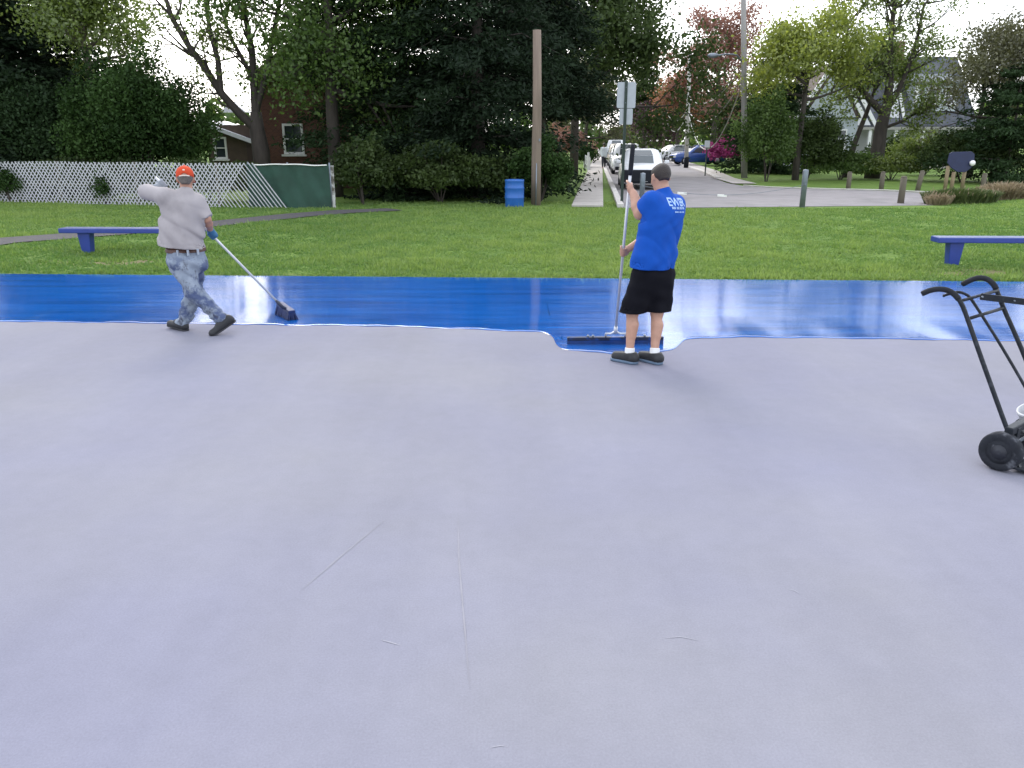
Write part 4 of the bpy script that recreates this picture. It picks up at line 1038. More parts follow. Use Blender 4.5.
# ------------------------------------------------------------------ cars
def car(base, rz, body_m, label, L_=4.5, Wd=1.82, Hh=1.68, hood=1.02, dark_face=False, sedan=False):
    t = empty('parked_car', base, rz); tag(t, label, 'car', 'cars parked along the street')
    hw = Wd / 2
    def section(y, zb, ztop, w, n=5):
        pts = []
        r_ = 0.14
        prof = [(-w + .06, zb), (-w, zb + .16), (-w * 1.0, (zb + ztop) / 2), (-w + .03, ztop - .12), (-w + .14, ztop - .01), (-w * .45, ztop + .02), (0, ztop + .03)]
        pts = prof + [(-x, z) for x, z in reversed(prof[:-1])]
        return [(x, y, z) for x, z in pts]
    fr, bk = -L_ / 2, L_ / 2
    st_ = [(fr, .42, hood - .32, hw - .22), (fr + .06, .30, hood - .22, hw - .12), (fr + .25, .24, hood - .10, hw - .03), (fr + .9, .22, hood, hw), (fr + 1.3, .22, hood + .03, hw), (bk - 1.0, .22, hood + .04, hw), (bk - .35, .24, hood + .04, hw - .02), (bk - .08, .30, hood, hw - .08), (bk, .42, hood - .15, hw - .16)]
    secs = [section(*s_) for s_ in st_]; n = len(secs[0])
    b = MB(); b.add([v for s_ in secs for v in s_], [(i * n + j, (i + 1) * n + j, (i + 1) * n + (j + 1) % n, i * n + (j + 1) % n) for i in range(len(secs) - 1) for j in range(n)] + [tuple(range(n)), tuple((len(secs) - 1) * n + j for j in reversed(range(n)))], True)
    body = b.build('body', body_m, t)
    # cabin
    y0, y1, y2, y3 = fr + 1.15, fr + 1.95, bk - (1.15 if sedan else .55), bk - (.45 if sedan else .12)
    wb, wt = hw - .08, hw - .26; zb = hood - .02
    cv = []
    for w, ya, yb, z in ((wb, y0, y3, zb), ((wb + wt) / 2 + .03, y0 + (y1 - y0) * .55, y3 + (y2 - y3) * .55, zb + (Hh - zb) * .58), (wt, y1, y2, Hh - .05), (wt - .12, y1 + .15, y2 - .12, Hh)):
        cv += [(-w, ya + .12, z), (-w * .6, ya, z), (w * .6, ya, z), (w, ya + .12, z), (w, yb - .1, z), (w * .6, yb, z), (-w * .6, yb, z), (-w, yb - .1, z)]
    cf = [(r_ * 8 + j, r_ * 8 + (j + 1) % 8, (r_ + 1) * 8 + (j + 1) % 8, (r_ + 1) * 8 + j) for r_ in range(3) for j in range(8)] + [tuple(24 + j for j in range(8))]
    MB().add(cv, cf, True).build('cabin', body_m, t)
    cvv = [Vector(v) for v in cv]
    def glassq(a, b_, c, d, out_, nm):
        pts = [cvv[a], cvv[b_], cvv[c], cvv[d]]; ctr = sum(pts, Vector()) / 4
        pts = [ctr + (p_ - ctr) * .92 + Vector(out_) for p_ in pts]
        return MB().prism(pts, Vector(out_) * .5).build(nm, dark_glass, t)
    # windshield in three facets, side and rear glass
    for r_ in (0, 1):
        glassq(r_ * 8 + 1, r_ * 8 + 2, r_ * 8 + 10, r_ * 8 + 9, (0, -.012, .006), 'windshield' if r_ == 0 else 'windshield')
    for r_ in (0, 1):
        glassq(r_ * 8 + 3, r_ * 8 + 4, r_ * 8 + 12, r_ * 8 + 11, (.014, 0, .004), 'side_window'); glassq(r_ * 8 + 7, r_ * 8 + 0, r_ * 8 + 8, r_ * 8 + 15, (-.014, 0, .004), 'side_window')
        glassq(r_ * 8 + 5, r_ * 8 + 6, r_ * 8 + 14, r_ * 8 + 13, (0, .012, .006), 'rear_window')
    rim = mat('wheel_rim', (0.4, 0.4, 0.42), 0.35, 0.1, 5, metal=0.7)
    for sx in (-1, 1):
        for yw in (fr + .85, bk - .85):
            w_ = MB().lathe([(.20, -.11), (.31, -.10), (.335, -.06), (.335, .06), (.31, .10), (.20, .11)], 20, (sx * (hw - .10), yw, .335), 'x').build('wheel', rubber, t)
            MB().lathe([(.02, -.118), (.20, -.115), (.20, .115), (.02, .118)], 14, (sx * (hw - .10), yw, .335), 'x').build('rim', rim, w_)
    hl_m = mat('headlight', (0.55, 0.58, 0.6), 0.12, 0.05, 3)
    for sx in (-1, 1):
        MB().box((sx * (hw - .34), fr + .05, hood - .33), (.36, .2, .15), Matrix.Rotation(sx * R(-22), 3, 'Z')).build('headlight', hl_m, t, bevel=.03)
        MB().box((sx * (hw - .2), bk - .06, hood - .2), (.25, .16, .26)).build('tail_light', mat('tail_red', (0.25, 0.01, 0.01), 0.2), t, bevel=.03)
        MB().box((sx * (hw + .1), fr + 1.45, hood + .1), (.2, .1, .14)).build('mirror', body_m, t, bevel=.03)
    MB().box((0, fr - .005, hood - .36), (1.0, .06, .20)).build('grille', rubber, t, bevel=.02)
    MB().box((0, fr - .01, .36), (Wd - .36, .12, .2)).build('bumper', rubber, t, bevel=.03)
    if dark_face:
        MB().box((0, fr + .0, .56), (Wd - .16, .2, .5)).build('bumper_cover', rubber, t, bevel=.06)
    MB().box((0, fr - .085, .42), (.32, .012, .16)).build('number_plate', white_paint, t)
    return t
car_white = mat('car_white', (0.72, 0.73, 0.74), 0.22, 0.03, 2)
car_silver = mat('car_silver', (0.38, 0.39, 0.40), 0.25, 0.04, 2, metal=0.4)
car_blue = mat('car_blue', (0.02, 0.06, 0.22), 0.25, 0.05, 2)
car_tan = mat('car_tan', (0.30, 0.25, 0.19), 0.3, 0.05, 2)
sa = -math.atan(0.097)
def on_kerb(y, off=1.12): return (KL(y) + off, y, 0.012)
car(on_kerb(36.5, 1.15), sa, car_white, 'white car with a black front nearest on the left kerb, behind the blue shirted man', 4.6, 1.86, 1.62, 1.0, True)
car(on_kerb(52), sa, car_white, 'white sport utility car second in the row along the left kerb', 4.6, 1.86, 1.78, 1.08)
car(on_kerb(60), sa, car_silver, 'silver car third in the row along the left kerb', 4.5, 1.8, 1.6, 1.0)
car(on_kerb(68), sa, car_tan, 'tan car fourth in the row along the left kerb', 4.5, 1.8, 1.7, 1.0)
car(on_kerb(76.5), sa, car_white, 'white van like car fifth in the row along the left kerb', 4.8, 1.9, 2.0, 1.1)
car(on_kerb(86), sa, car_silver, 'farthest silver car in the row along the left kerb', 4.5, 1.8, 1.6, 1.0)
q = at(672, 80); car((q.x, q.y, 0.06), R(-62), car_white, 'white car angled on the right side behind the pale pole', 4.4, 1.8, 1.5, .95)
q = at(697, 68); car((q.x, q.y, 0.06), R(-80), car_blue, 'blue car parked right of the pale utility pole', 4.4, 1.8, 1.55, .98)

#@@PEOPLE@@

# ------------------------------------------------------------------ signed distance modelling for the figures
def smin(a, b, k):
    h_ = np.clip(0.5 + 0.5 * (b - a) / k, 0, 1)
    return b * (1 - h_) + a * h_ - k * h_ * (1 - h_)
class Field:
    """grid of signed distance; capsules with tapered radius are blended in"""
    def __init__(s, lo, hi, vox):
        s.lo = np.array(lo, dtype=np.float32); s.vox = vox
        s.n = np.ceil((np.array(hi) - s.lo) / vox).astype(int) + 1
        s.d = np.full(tuple(s.n), 0.3, dtype=np.float32)
    def pts(s, sl):
        ax = [s.lo[i] + s.vox * np.arange(sl[i].start, sl[i].stop, dtype=np.float32) for i in range(3)]
        return np.meshgrid(*ax, indexing='ij')
    def cap(s, a, b, ra, rb=None, k=0.03, sq=None):
        """sq = (direction, factor): flattens distance along a direction"""
        rb = ra if rb is None else rb
        a = np.array(a, dtype=np.float32); b = np.array(b, dtype=np.float32)
        r_ = max(ra, rb) * (1.0 if sq is None else max(1.0, 1.0 / sq[1])) + 2.2 * k + 0.03
        lo = np.clip(np.floor((np.minimum(a, b) - r_ - s.lo) / s.vox).astype(int), 0, s.n - 1)
        hi = np.clip(np.ceil((np.maximum(a, b) + r_ - s.lo) / s.vox).astype(int) + 1, 1, s.n)
        sl = tuple(slice(int(lo[i]), int(hi[i])) for i in range(3))
        P_ = s.pts(sl); ab = b - a; L2 = max(float(ab @ ab), 1e-9)
        pa = [P_[i] - a[i] for i in range(3)]
        t = np.clip((pa[0] * ab[0] + pa[1] * ab[1] + pa[2] * ab[2]) / L2, 0, 1)
        q = [pa[i] - t * ab[i] for i in range(3)]
        if sq is not None:
            dr = np.array(sq[0], dtype=np.float32); dr /= np.linalg.norm(dr)
            w = (q[0] * dr[0] + q[1] * dr[1] + q[2] * dr[2]); e = sq[1] - 1
            q = [q[i] + w * dr[i] * e for i in range(3)]
        dd = np.sqrt(q[0] ** 2 + q[1] ** 2 + q[2] ** 2) - (ra + (rb - ra) * t)
        s.d[sl] = smin(s.d[sl], dd.astype(np.float32), k)
        return s
    def chain(s, pts, rad, k=0.03, sq=None):
        for i in range(len(pts) - 1): s.cap(pts[i], pts[i + 1], rad[i], rad[i + 1], k, sq)
        return s
    def full(s): return s.pts(tuple(slice(0, int(n)) for n in s.n))
    def cut(s, p, n):
        """keep the side the normal does not point to"""
        P_ = s.full(); n = np.array(n, dtype=np.float32); n /= np.linalg.norm(n)
        s.d = np.maximum(s.d, (P_[0] - p[0]) * n[0] + (P_[1] - p[1]) * n[1] + (P_[2] - p[2]) * n[2]); return s
    def open_end(s, p, n, thick=0.012, depth=0.05):
        """hollow the solid near a cut so the garment reads as an opening"""
        P_ = s.full(); n = np.array(n, dtype=np.float32); n /= np.linalg.norm(n)
        pl = -((P_[0] - p[0]) * n[0] + (P_[1] - p[1]) * n[1] + (P_[2] - p[2]) * n[2]) - depth
        s.d = np.maximum(s.d, -np.maximum(s.d + thick, pl)); return s
    def wrinkle(s, fn):
        P_ = s.full(); s.d = s.d + fn(*P_).astype(np.float32); return s
    def mesh(s, org):
        d = s.d; n = d.shape
        ins = d < 0
        c = np.zeros(tuple(x - 1 for x in n), dtype=np.int8)
        for i in (0, 1):
            for j in (0, 1):
                for k in (0, 1): c += ins[i:n[0] - 1 + i, j:n[1] - 1 + j, k:n[2] - 1 + k]
        cell = np.argwhere((c > 0) & (c < 8))
        idm = np.full(c.shape, -1, dtype=np.int64); idm[tuple(cell.T)] = np.arange(len(cell))
        acc = np.zeros((len(cell), 3)); cnt = np.zeros(len(cell))
        cor = [(i, j, k) for i in (0, 1) for j in (0, 1) for k in (0, 1)]
        for a in cor:
            for ax in range(3):
                if a[ax]: continue
                b = list(a); b[ax] = 1
                da = d[cell[:, 0] + a[0], cell[:, 1] + a[1], cell[:, 2] + a[2]]; db = d[cell[:, 0] + b[0], cell[:, 1] + b[1], cell[:, 2] + b[2]]
                m_ = (da < 0) != (db < 0); t = np.where(m_, da / np.where(m_, da - db, 1), 0)
                off = np.tile(np.array(a, dtype=float), (len(cell), 1)); off[:, ax] += t
                acc[m_] += off[m_]; cnt[m_] += 1
        V = s.lo + s.vox * (cell + acc / cnt[:, None])
        faces = []
        for ax in range(3):
            sl0 = [slice(None)] * 3; sl1 = [slice(None)] * 3; sl0[ax] = slice(0, -1); sl1[ax] = slice(1, None)
            x = ins[tuple(sl0)] != ins[tuple(sl1)]
            e = np.argwhere(x); o1, o2 = [(1, 2), (2, 0), (0, 1)][ax]
            ok = (e[:, o1] > 0) & (e[:, o2] > 0) & (e[:, o1] < c.shape[o1]) & (e[:, o2] < c.shape[o2]); e = e[ok]
            def cid(d1, d2):
                q = e.copy(); q[:, o1] += d1; q[:, o2] += d2; return idm[q[:, 0], q[:, 1], q[:, 2]]
            f_ = np.stack([cid(-1, -1), cid(0, -1), cid(0, 0), cid(-1, 0)], 1)
            flip = ~ins[e[:, 0], e[:, 1], e[:, 2]]; f_[flip] = f_[flip][:, ::-1]; faces.append(f_)
        Fq = np.concatenate(faces); Fq = Fq[(Fq >= 0).all(1)]
        # light smoothing
        E_ = np.concatenate([Fq[:, [0, 1]], Fq[:, [1, 2]], Fq[:, [2, 3]], Fq[:, [3, 0]]])
        for _ in range(2):
            a_ = np.zeros_like(V); n_ = np.zeros(len(V))
            np.add.at(a_, E_[:, 0], V[E_[:, 1]]); np.add.at(a_, E_[:, 1], V[E_[:, 0]]); np.add.at(n_, E_[:, 0], 1); np.add.at(n_, E_[:, 1], 1)
            V = V * 0.55 + 0.45 * a_ / np.maximum(n_, 1)[:, None]
        return V - np.array(org), Fq
def fobj(name, fld, org, m, parent):
    V, Fq = fld.mesh(org); return mesh_obj(name, mesh_np(name, V, Fq, None, True), m, parent)
def v3(v): return np.array(v, dtype=float)
def ridge(t): return (1 - np.abs(np.sin(t))) ** 2.2          # sharp creases with broad swells between them
def nrm(v): v = v3(v); return v / np.linalg.norm(v)
def grip(fld, C, ax, palm, r_pole, wrist, k=0.006, s=1.0, flip=1, inf=0.0):
    """hand closed round a pole: C on the pole axis, palm = direction from pole to palm"""
    ax = nrm(ax); palm = nrm(v3(palm) - ax * np.dot(palm, ax)); sd_ = np.cross(ax, palm) * flip; C = v3(C)
    Rg = r_pole + 0.010 * s; kn = []
    for i, (o_, ln, rr) in enumerate(((0.033, .95, .0095), (0.011, 1.05, .010), (-0.011, 1.0, .0095), (-0.032, .85, .0085))):
        P_ = []
        for j in range(6):
            th = R(-35 + j * 46 * ln); P_.append(C + ax * o_ * s + (palm * math.cos(th) + sd_ * math.sin(th)) * (Rg + (0.012 if j == 0 else 0.004 if j == 5 else 0)))
        fld.chain(P_, [(rr + inf) * s] * 6, k); kn.append(P_[0])
    pc = C + palm * (Rg + 0.018) - sd_ * 0.012
    for q in kn: fld.cap(q, pc + ax * 0.4 * np.dot(q - C, ax), 0.012 * s + inf, 0.015 * s + inf, 0.012)
    fld.cap(pc + ax * .022, pc - ax * .022, 0.02 * s + inf, 0.02 * s + inf, 0.015)
    fld.cap(pc, wrist, 0.023 * s + inf, 0.026 * s + inf, 0.02)
    th0 = pc + ax * .028
    P_ = [th0, C + ax * .05 * s + (palm * .4 - sd_ * .9) * (Rg + .010), C + ax * .052 * s + (-palm * .7 - sd_ * .55) * (Rg + .006), C + ax * .045 * s + (-palm * 1.0 + sd_ * .3) * (Rg + .004)]
    fld.chain(P_, [0.014 * s + inf, 0.0115 * s + inf, 0.0105 * s + inf, 0.009 * s + inf], k)
def head_prims(fld, c, fwd, up, s=1.0):
    c, f_, u = v3(c), nrm(fwd), nrm(up); r_ = np.cross(f_, u)
    P_ = lambda a, b, z: c + (r_ * a + f_ * b + u * z) * s
    fld.cap(P_(0, -.022, .030), P_(0, .018, .034), .079 * s, .075 * s, .03, (r_, 1.06))
    fld.cap(P_(0, .035, -.02), P_(0, .040, -.065), .062 * s, .046 * s, .03)
    fld.cap(P_(0, .062, -.088), P_(0, .055, -.08), .026 * s, .03 * s, .02)                 # chin
    fld.cap(P_(-.035, .073, .022), P_(.035, .073, .022), .014 * s, .014 * s, .012)          # brow
    fld.cap(P_(0, .090, .008), P_(0, .108, -.032), .009 * s, .0135 * s, .010)               # nose
    fld.cap(P_(-.018, .094, -.062), P_(.018, .094, -.062), .008 * s, .008 * s, .006)        # lips
    for q in (-1, 1):
        fld.cap(P_(q * .042, .072, -.025), P_(q * .03, .078, -.035), .018 * s, .016 * s, .02)
        fld.cap(P_(q * .080, -.008, .018), P_(q * .079, -.002, -.022), .012 * s, .009 * s, .006)   # ears
    return P_
def eyes(P_, org, parent, s=1.0):
    em = mat('eye_white', (0.6, 0.58, 0.55), 0.3, 0.05, 5)
    for q in (-1, 1):
        c = P_(q * .031, .078, .0)
        MB().lathe([(0.002, -.012), (0.009, -.008), (.0115, 0), (0.009, .008), (0.002, .012)], 10, tuple(c - org)).build('eye', em, parent)
skin1 = mat('skin_light', (0.42, 0.235, 0.165), 0.5, 0.1, 22, 0.08, 120)
skin2 = mat('skin_tanned', (0.36, 0.19, 0.13), 0.55, 0.12, 22, 0.08, 120)

def bbox(pts, m): a = np.array([v3(p_) for p_ in pts]); return a.min(0) - m, a.max(0) + m

# ------------------------------------------------------------------ man in the blue shirt with the wide squeegee
def blue_man():
    Y0 = 7.33
    J = lambda px, py, dy: v3(U(px, py, Y0 + dy))
    fwd = nrm((-0.72, 0.70, 0)); left = nrm((-0.70, -0.72, 0)); up = v3((0, 0, 1))
    org = v3((float(J(641, 360, 0)[0]), Y0, 0.0))
    t = empty('person', org); tag(t, 'man in royal blue T-shirt and black shorts, seen from behind, holding a wide squeegee', 'person')
    head = J(661, 177.5, .04); neck = J(663.5, 191, .03)
    Ls, Rs = J(651, 201, -.12), J(675, 204, .14)
    # squeegee pole
    pb_ = J(615.6, 331, .50); ptop = J(633, 145, .06); pax = nrm(ptop - pb_)
    def on_pole(py):
        f_ = 0.0; lo, hi = 0.0, 1.0
        for _ in range(40):
            mid_ = (lo + hi) / 2; q = pb_ + (ptop - pb_) * mid_; d = Vector(q) - Vector((0, 0, HC))
            yc = 384 - F * ((d.y * SP + d.z * CP) / (d.y * CP - d.z * SP))
            if yc > py: lo = mid_
            else: hi = mid_
        return pb_ + (ptop - pb_) * lo
    cL, cR = on_pole(187), on_pole(252)
    Le = J(640, 213.5, -.01)
    dL = nrm(Le - cL); wL = cL + dL * 0.075 + v3((0.012, -.02, 0))
    Re = J(650, 236, .34); dR = nrm(Re - cR); wR = cR + dR * 0.08
    Lh, Rh = J(646, 274, -.07), J(661, 275, .07)
    Lk, Rk = J(632.5, 311, -.04), J(657, 312, .0)
    La, Ra = J(629.5, 354.5, -.10), J(654.5, 355, -.11)
    La[2] = Ra[2] = 0.095
    ft = nrm((-0.80, 0.6, 0)); ftR = nrm((-0.70, 0.71, 0))
    chest = (Ls + Rs) / 2 + v3((0, 0, -.10)); waist = (Lh + Rh) / 2 + v3((0, 0, .17)); pel = (Lh + Rh) / 2
    lo, hi = bbox([head + .13, head - .13, cL, cR, La, Ra, Ls, Rs, Lh, Rh, (org[0], Y0 - .25, 0), (org[0], Y0 + .5, 0)], .14)
    f = Field(lo, hi, .0085)
    f.cap(neck + v3((0, 0, -.05)), head + v3((0, 0, -.04)), .070, .064, .03)
    f.cap(Ls + left * -.03, Rs + left * .03, .062, .062, .05)
    for sgn in (1, -1):
        f.cap(chest + left * .085 * sgn, waist + left * .065 * sgn, .105, .10, .06)
        f.cap(waist + left * .06 * sgn, pel + left * .075 * sgn, .105, .11, .06)
    f.chain([Ls, Le], [.066, .054], .03); f.chain([Le, Le + (wL - Le) * .35, wL], [.056, .056, .037], .02)
    f.chain([Rs, Re], [.064, .050], .03); f.chain([Re, Re + (wR - Re) * .35, wR], [.048, .050, .033], .02)
    for h_, k_, a_, fd_ in ((Lh, Lk, La, ft), (Rh, Rk, Ra, ftR)):
        f.cap(h_, k_, .095, .060, .04); f.cap(k_, a_, .056, .036, .03)
        cf = k_ + (a_ - k_) * .32 - fwd * .022; f.cap(cf, k_ + (a_ - k_) * .55 - fwd * .012, .050, .038, .03)
        f.cap(a_ - fd_ * .04 + v3((0, 0, -.05)), a_ + fd_ * .12 + v3((0, 0, -.06)), .034, .028, .02)
    grip(f, cL, pax, wL - cL, .0135, wL, flip=1)
    grip(f, cR, pax, wR - cR, .0135, wR, flip=-1)
    hf = nrm((-0.30, 0.90, -0.34)); hu = nrm(np.cross(np.cross(hf, up), hf))
    P_ = head_prims(f, head, hf, hu, 1.04)
    body = fobj('body', f, org, skin1, t)
    eyes(P_, org, t)
    # hair
    lo, hi = bbox([head], .17); f = Field(lo, hi, .006); r_ = np.cross(hf, hu)
    f.cap(P_(0, -.024, .034), P_(0, .018, .038), .0845, .0805, .03, (r_, 1.06)); f.cap(P_(0, -.05, .0), P_(0, -.055, -.03), .052, .045, .03)
    f.cut(head + hf * .048 + hu * .04, nrm(hf * .9 - hu * .45)); f.cut(head - hu * .052, nrm(-hu - hf * .15))
    f.wrinkle(lambda x, y, z: .0012 * np.sin(x * 310 + y * 120) * np.sin(z * 280 + y * 190))
    fobj('hair', f, org, mat('hair_dark', (0.022, 0.015, 0.012), 0.6, 0.3, 40, 0.5, 160), t)
    # T-shirt
    hemp = J(652, 267.5, 0); 
    lo, hi = bbox([Ls, Rs, Le, hemp + left * .25, hemp - left * .25, hemp + fwd * .2, hemp - fwd * .2, neck, Re], .12)
    f = Field(lo, hi, .0085)
    f.cap(Ls - left * .03, Rs + left * .03, .078, .078, .06); f.cap(neck + v3((0, 0, -.075)), neck + v3((0, 0, -.015)), .088, .070, .05)
    hemc = hemp + v3((0, 0, -.04))
    for sgn in (1, -1):
        f.cap(chest + left * .098 * sgn - fwd * .01, waist + left * .088 * sgn, .122, .124, .07)
        f.cap(waist + left * .088 * sgn, hemc + left * .095 * sgn, .124, .132, .07)
    f.cap(waist + fwd * .05, hemc + fwd * .05, .125, .125, .06)
    f.cap(chest - fwd * .025, waist - fwd * .02, .125, .125, .09); f.cap(waist - fwd * .02, hemc - fwd * .03, .125, .135, .09)
    f.cap(chest + left * .13, hemc + left * .125, .105, .11, .07); f.cap(chest - left * .12, hemc - left * .11, .10, .11, .07)
    sl_end = Ls + (Le - Ls) * .55; sr_end = Rs + (Re - Rs) * .72
    f.cap(Ls, sl_end + (Le - Ls) * .3, .082, .084, .045); f.cap(Rs, sr_end + (Re - Rs) * .3, .082, .084, .045)
    # sleeve cuts act only near the arms
    Pg = f.full()
    for e, a_, b_ in ((sl_end, Ls, Le), (sr_end, Rs, Re)):
        n_ = nrm(b_ - a_); pl = (Pg[0] - e[0]) * n_[0] + (Pg[1] - e[1]) * n_[1] + (Pg[2] - e[2]) * n_[2]
        rad = np.sqrt((Pg[0] - e[0]) ** 2 + (Pg[1] - e[1]) ** 2 + (Pg[2] - e[2]) ** 2) - .15
        body_d = np.full(f.d.shape, .3, dtype=np.float32); tmp = Field(lo, hi, .0085)
        for sgn in (1, -1): tmp.cap(chest + left * .098 * sgn, waist + left * .088 * sgn, .125, .128, .07); tmp.cap(waist + left * .088 * sgn, hemc + left * .095 * sgn, .126, .134, .07)
        f.d = np.where((rad < 0) & (tmp.d > .006), np.maximum(f.d, pl), f.d)
        hol = np.maximum(f.d + .010, -pl - .05); f.d = np.where((rad < 0) & (tmp.d > .012), np.maximum(f.d, -hol), f.d)
    def wr(x, y, z):
        a = (x - org[0]) * .71 + (y - Y0) * .71
        return .0055 * np.sin(z * 30 + a * 22 + 2.0 * np.sin(a * 11)) * np.exp(-((z - 1.03) / .16) ** 2) + .005 * np.sin(a * 40 + 1.6 * np.sin(z * 11)) * np.clip((1.25 - z) / .4, 0, 1) + .0025 * np.sin(a * 30 - z * 38 + np.sin(z * 17)) + .012 * ridge(a * 9 + z * 7 + .8 * np.sin(z * 5 + a * 3)) * np.clip((1.38 - z) / .2, 0, 1) + .007 * ridge(a * 19 - z * 5 + 1.2 * np.sin(z * 4)) * np.clip((1.2 - z) / .25, 0, 1) - .004
    f.wrinkle(wr)
    hn = nrm((-0.05, 0, -1)); f.cut(hemp, hn); f.open_end(hemp, hn, .012, .06)
    shirt_m = mat('shirt_royal_blue', (0.004, 0.066, 0.36), 0.8, 0.08, 14, 0.12, 260, spec=0.2)
    shirt = fobj('shirt', f, org, shirt_m, t)
    # lettering draped on the back
    V = np.empty(len(shirt.data.vertices) * 3, dtype=np.float32); shirt.data.vertices.foreach_get('co', V); V = V.reshape(-1, 3)
    Fq = [tuple(p_.vertices) for p_ in shirt.data.polygons]
    bvh = BVHTree.FromPolygons([Vector(v) for v in V], Fq)
    tc_ = Vector(J(671, 202, .0) - org); n_ = Vector(nrm((0.62, -0.78, 0.0))); rt = Vector((0, 0, 1)).cross(n_); rt.normalize(); uq = Vector((0, 0, 1))
    let_m = mat('lettering_pale_blue', (0.34, 0.48, 0.72), 0.7, 0.05, 10)
    def drape(pts2, faces, name):
        out_ = []
        for x, y in pts2:
            o_ = tc_ + rt * x + uq * y + n_ * .45
            hit = bvh.ray_cast(o_, -n_); out_.append(hit[0] + n_ * .0035 if hit[0] is not None else o_ - n_ * .45)
        return MB().add(out_, faces).build(name, let_m, shirt)
    def text(body_, size, x, y, rot):
        cu = bpy.data.curves.new('lettering', 'FONT'); cu.body = body_; cu.size = size; cu.align_x = 'CENTER'; cu.offset = 0.002; cu.resolution_u = 3
        o = bpy.data.objects.new('lettering', cu); COL.objects.link(o)
        bpy.context.view_layer.update()
        me = o.to_mesh(); pts = [(v.co.x, v.co.y) for v in me.vertices]; fc = [tuple(p_.vertices) for p_ in me.polygons]; o.to_mesh_clear()
        bpy.data.objects.remove(o); bpy.data.curves.remove(cu)
        c_, s_ = math.cos(rot), math.sin(rot)
        return drape([(x + a * c_ - b * s_, y + a * s_ + b * c_) for a, b in pts], fc, 'lettering')
    rot = R(-4)
    text('EWER', .098, .0, -.03, rot)
    for ln_, (y_, h_, segs_) in enumerate(((-.058, .020, ((-.10, -.055), (-.045, -.005), (.005, .05), (.06, .10))), (-.088, .012, ((-.075, -.02), (-.01, .035), (.045, .085))))):
        pts, fc = [], []
        for a, b in segs_:
            for k_ in range(4):
                x0 = a + (b - a) * k_ / 4; x1 = x0 + (b - a) / 4 * .72; n0 = len(pts)
                yy_ = y_ + (x0) * math.tan(rot)
                pts += [(x0, yy_), (x1, yy_), (x1, yy_ + h_), (x0, yy_ + h_)]; fc.append((n0, n0 + 1, n0 + 2, n0 + 3))
        drape(pts, fc, 'lettering_line')
    # shorts
    sb = J(647, 311, .02); lo, hi = bbox([Lh + .2, Rh - .2, Lk + left * .16, Rk - left * .16, pel + v3((0, 0, .2)), Lk - fwd * .1, Rk + fwd * .15], .10)
    f = Field(lo, hi, .0085)
    for sgn, h_, k_ in ((1, Lh, Lk), (-1, Rh, Rk)):
        f.cap(waist + left * .06 * sgn, pel + left * .08 * sgn + v3((0, 0, -.03)), .114, .128, .06)
        e = k_ + left * .012 * sgn + v3((0, 0, -.05)); f.cap(h_ + left * .01 * sgn, e, .124, .118, .05)
    f.cap(pel - fwd * .03, pel - fwd * .02 + v3((0, 0, -.12)), .135, .11, .07)
    def wr2(x, y, z):
        a = (x - org[0]) * .71 + (y - Y0) * .71
        return .006 * np.sin(a * 34 + 1.5 * np.sin(z * 9)) * np.clip((.95 - z) / .35, 0, 1) + .003 * np.sin(z * 46 + a * 18)
    f.wrinkle(wr2); f.cut((0, 0, float(J(647, 310.5, .02)[2])), (0, 0, -1)); f.open_end((0, 0, float(J(647, 310.5, .02)[2])), (0, 0, -1), .012, .06)
    so = fobj('shorts', f, org, mat('shorts_black', (0.006, 0.006, 0.009), 0.85, 0.2, 12, 0.12, 200, spec=0.1), t)
    q = U(628.5, 303, Y0 - .05); 
    MB().lathe([(.012, 0), (.012, .003)], 8, tuple(v3(J(629.5, 302.5, -.09)) - org), 'y').build('emblem', white_paint, so)
    # socks and shoes
    sock_m = mat('sock_white', (0.72, 0.72, 0.72), 0.85, 0.06, 20, 0.2, 200)
    shoe_m = mat('shoe_black', (0.014, 0.015, 0.018), 0.6, 0.3, 25, 0.2, 90); sole_m = mat('sole_blue_grey', (0.10, 0.15, 0.22), 0.6, 0.2, 20)
    for a_, k_, fd_ in ((La, Lk, ft), (Ra, Rk, ftR)):
        d_ = nrm(k_ - a_); lo, hi = bbox([a_, a_ + d_ * .1], .09); f = Field(lo, hi, .006)
        f.cap(a_ + v3((0, 0, -.03)), a_ + d_ * .06, .046, .046, .02); f.cut(a_ + d_ * .052, d_); f.wrinkle(lambda x, y, z: .0018 * np.sin(z * 420)); fobj('sock', f, org, sock_m, t)
        g0 = v3((a_[0], a_[1], 0)); sdv_ = np.cross(fd_, up)
        lo, hi = bbox([g0 - fd_ * .12, g0 + fd_ * .24, g0 + v3((0, 0, .12))], .08); f = Field(lo, hi, .006)
        f.cap(g0 - fd_ * .045 + up * .06, g0 - fd_ * .03 + up * .085, .050, .046, .03)
        f.cap(g0 - fd_ * .04 + up * .05, g0 + fd_ * .145 + up * .042, .050, .042, .03); f.cap(g0 - fd_ * .01 + up * .08, g0 - fd_ * .015 + up * .105, .047, .045, .02); f.cap(g0 + fd_ * .03 + up * .085, g0 + fd_ * .13 + up * .06, .040, .038, .03)
        f.cut(g0 + up * .028, -up); f.cut(g0 - fd_ * .03 + up * .108, nrm(up + fd_ * .1)); f.cut(g0, -up)
        sh = fobj('shoe', f, org, shoe_m, t)
        f = Field(lo, hi, .006); f.cap(g0 - fd_ * .04 + up * .02, g0 + fd_ * .152 + up * .02, .052, .046, .02); f.cut(g0 + up * .030, up); f.cut(g0 + up * .002, -up)
        fobj('sole', f, org, sole_m, sh)
        for k2 in range(4):
            q = g0 + fd_ * (.045 + .022 * k2) + up * (.098 - .010 * k2); MB().bar(tuple(q - sdv_ * .025 - org), tuple(q + sdv_ * .025 - org), .006, .004).build('lace', mat('lace_grey', (0.12, 0.12, 0.13), 0.8), sh)
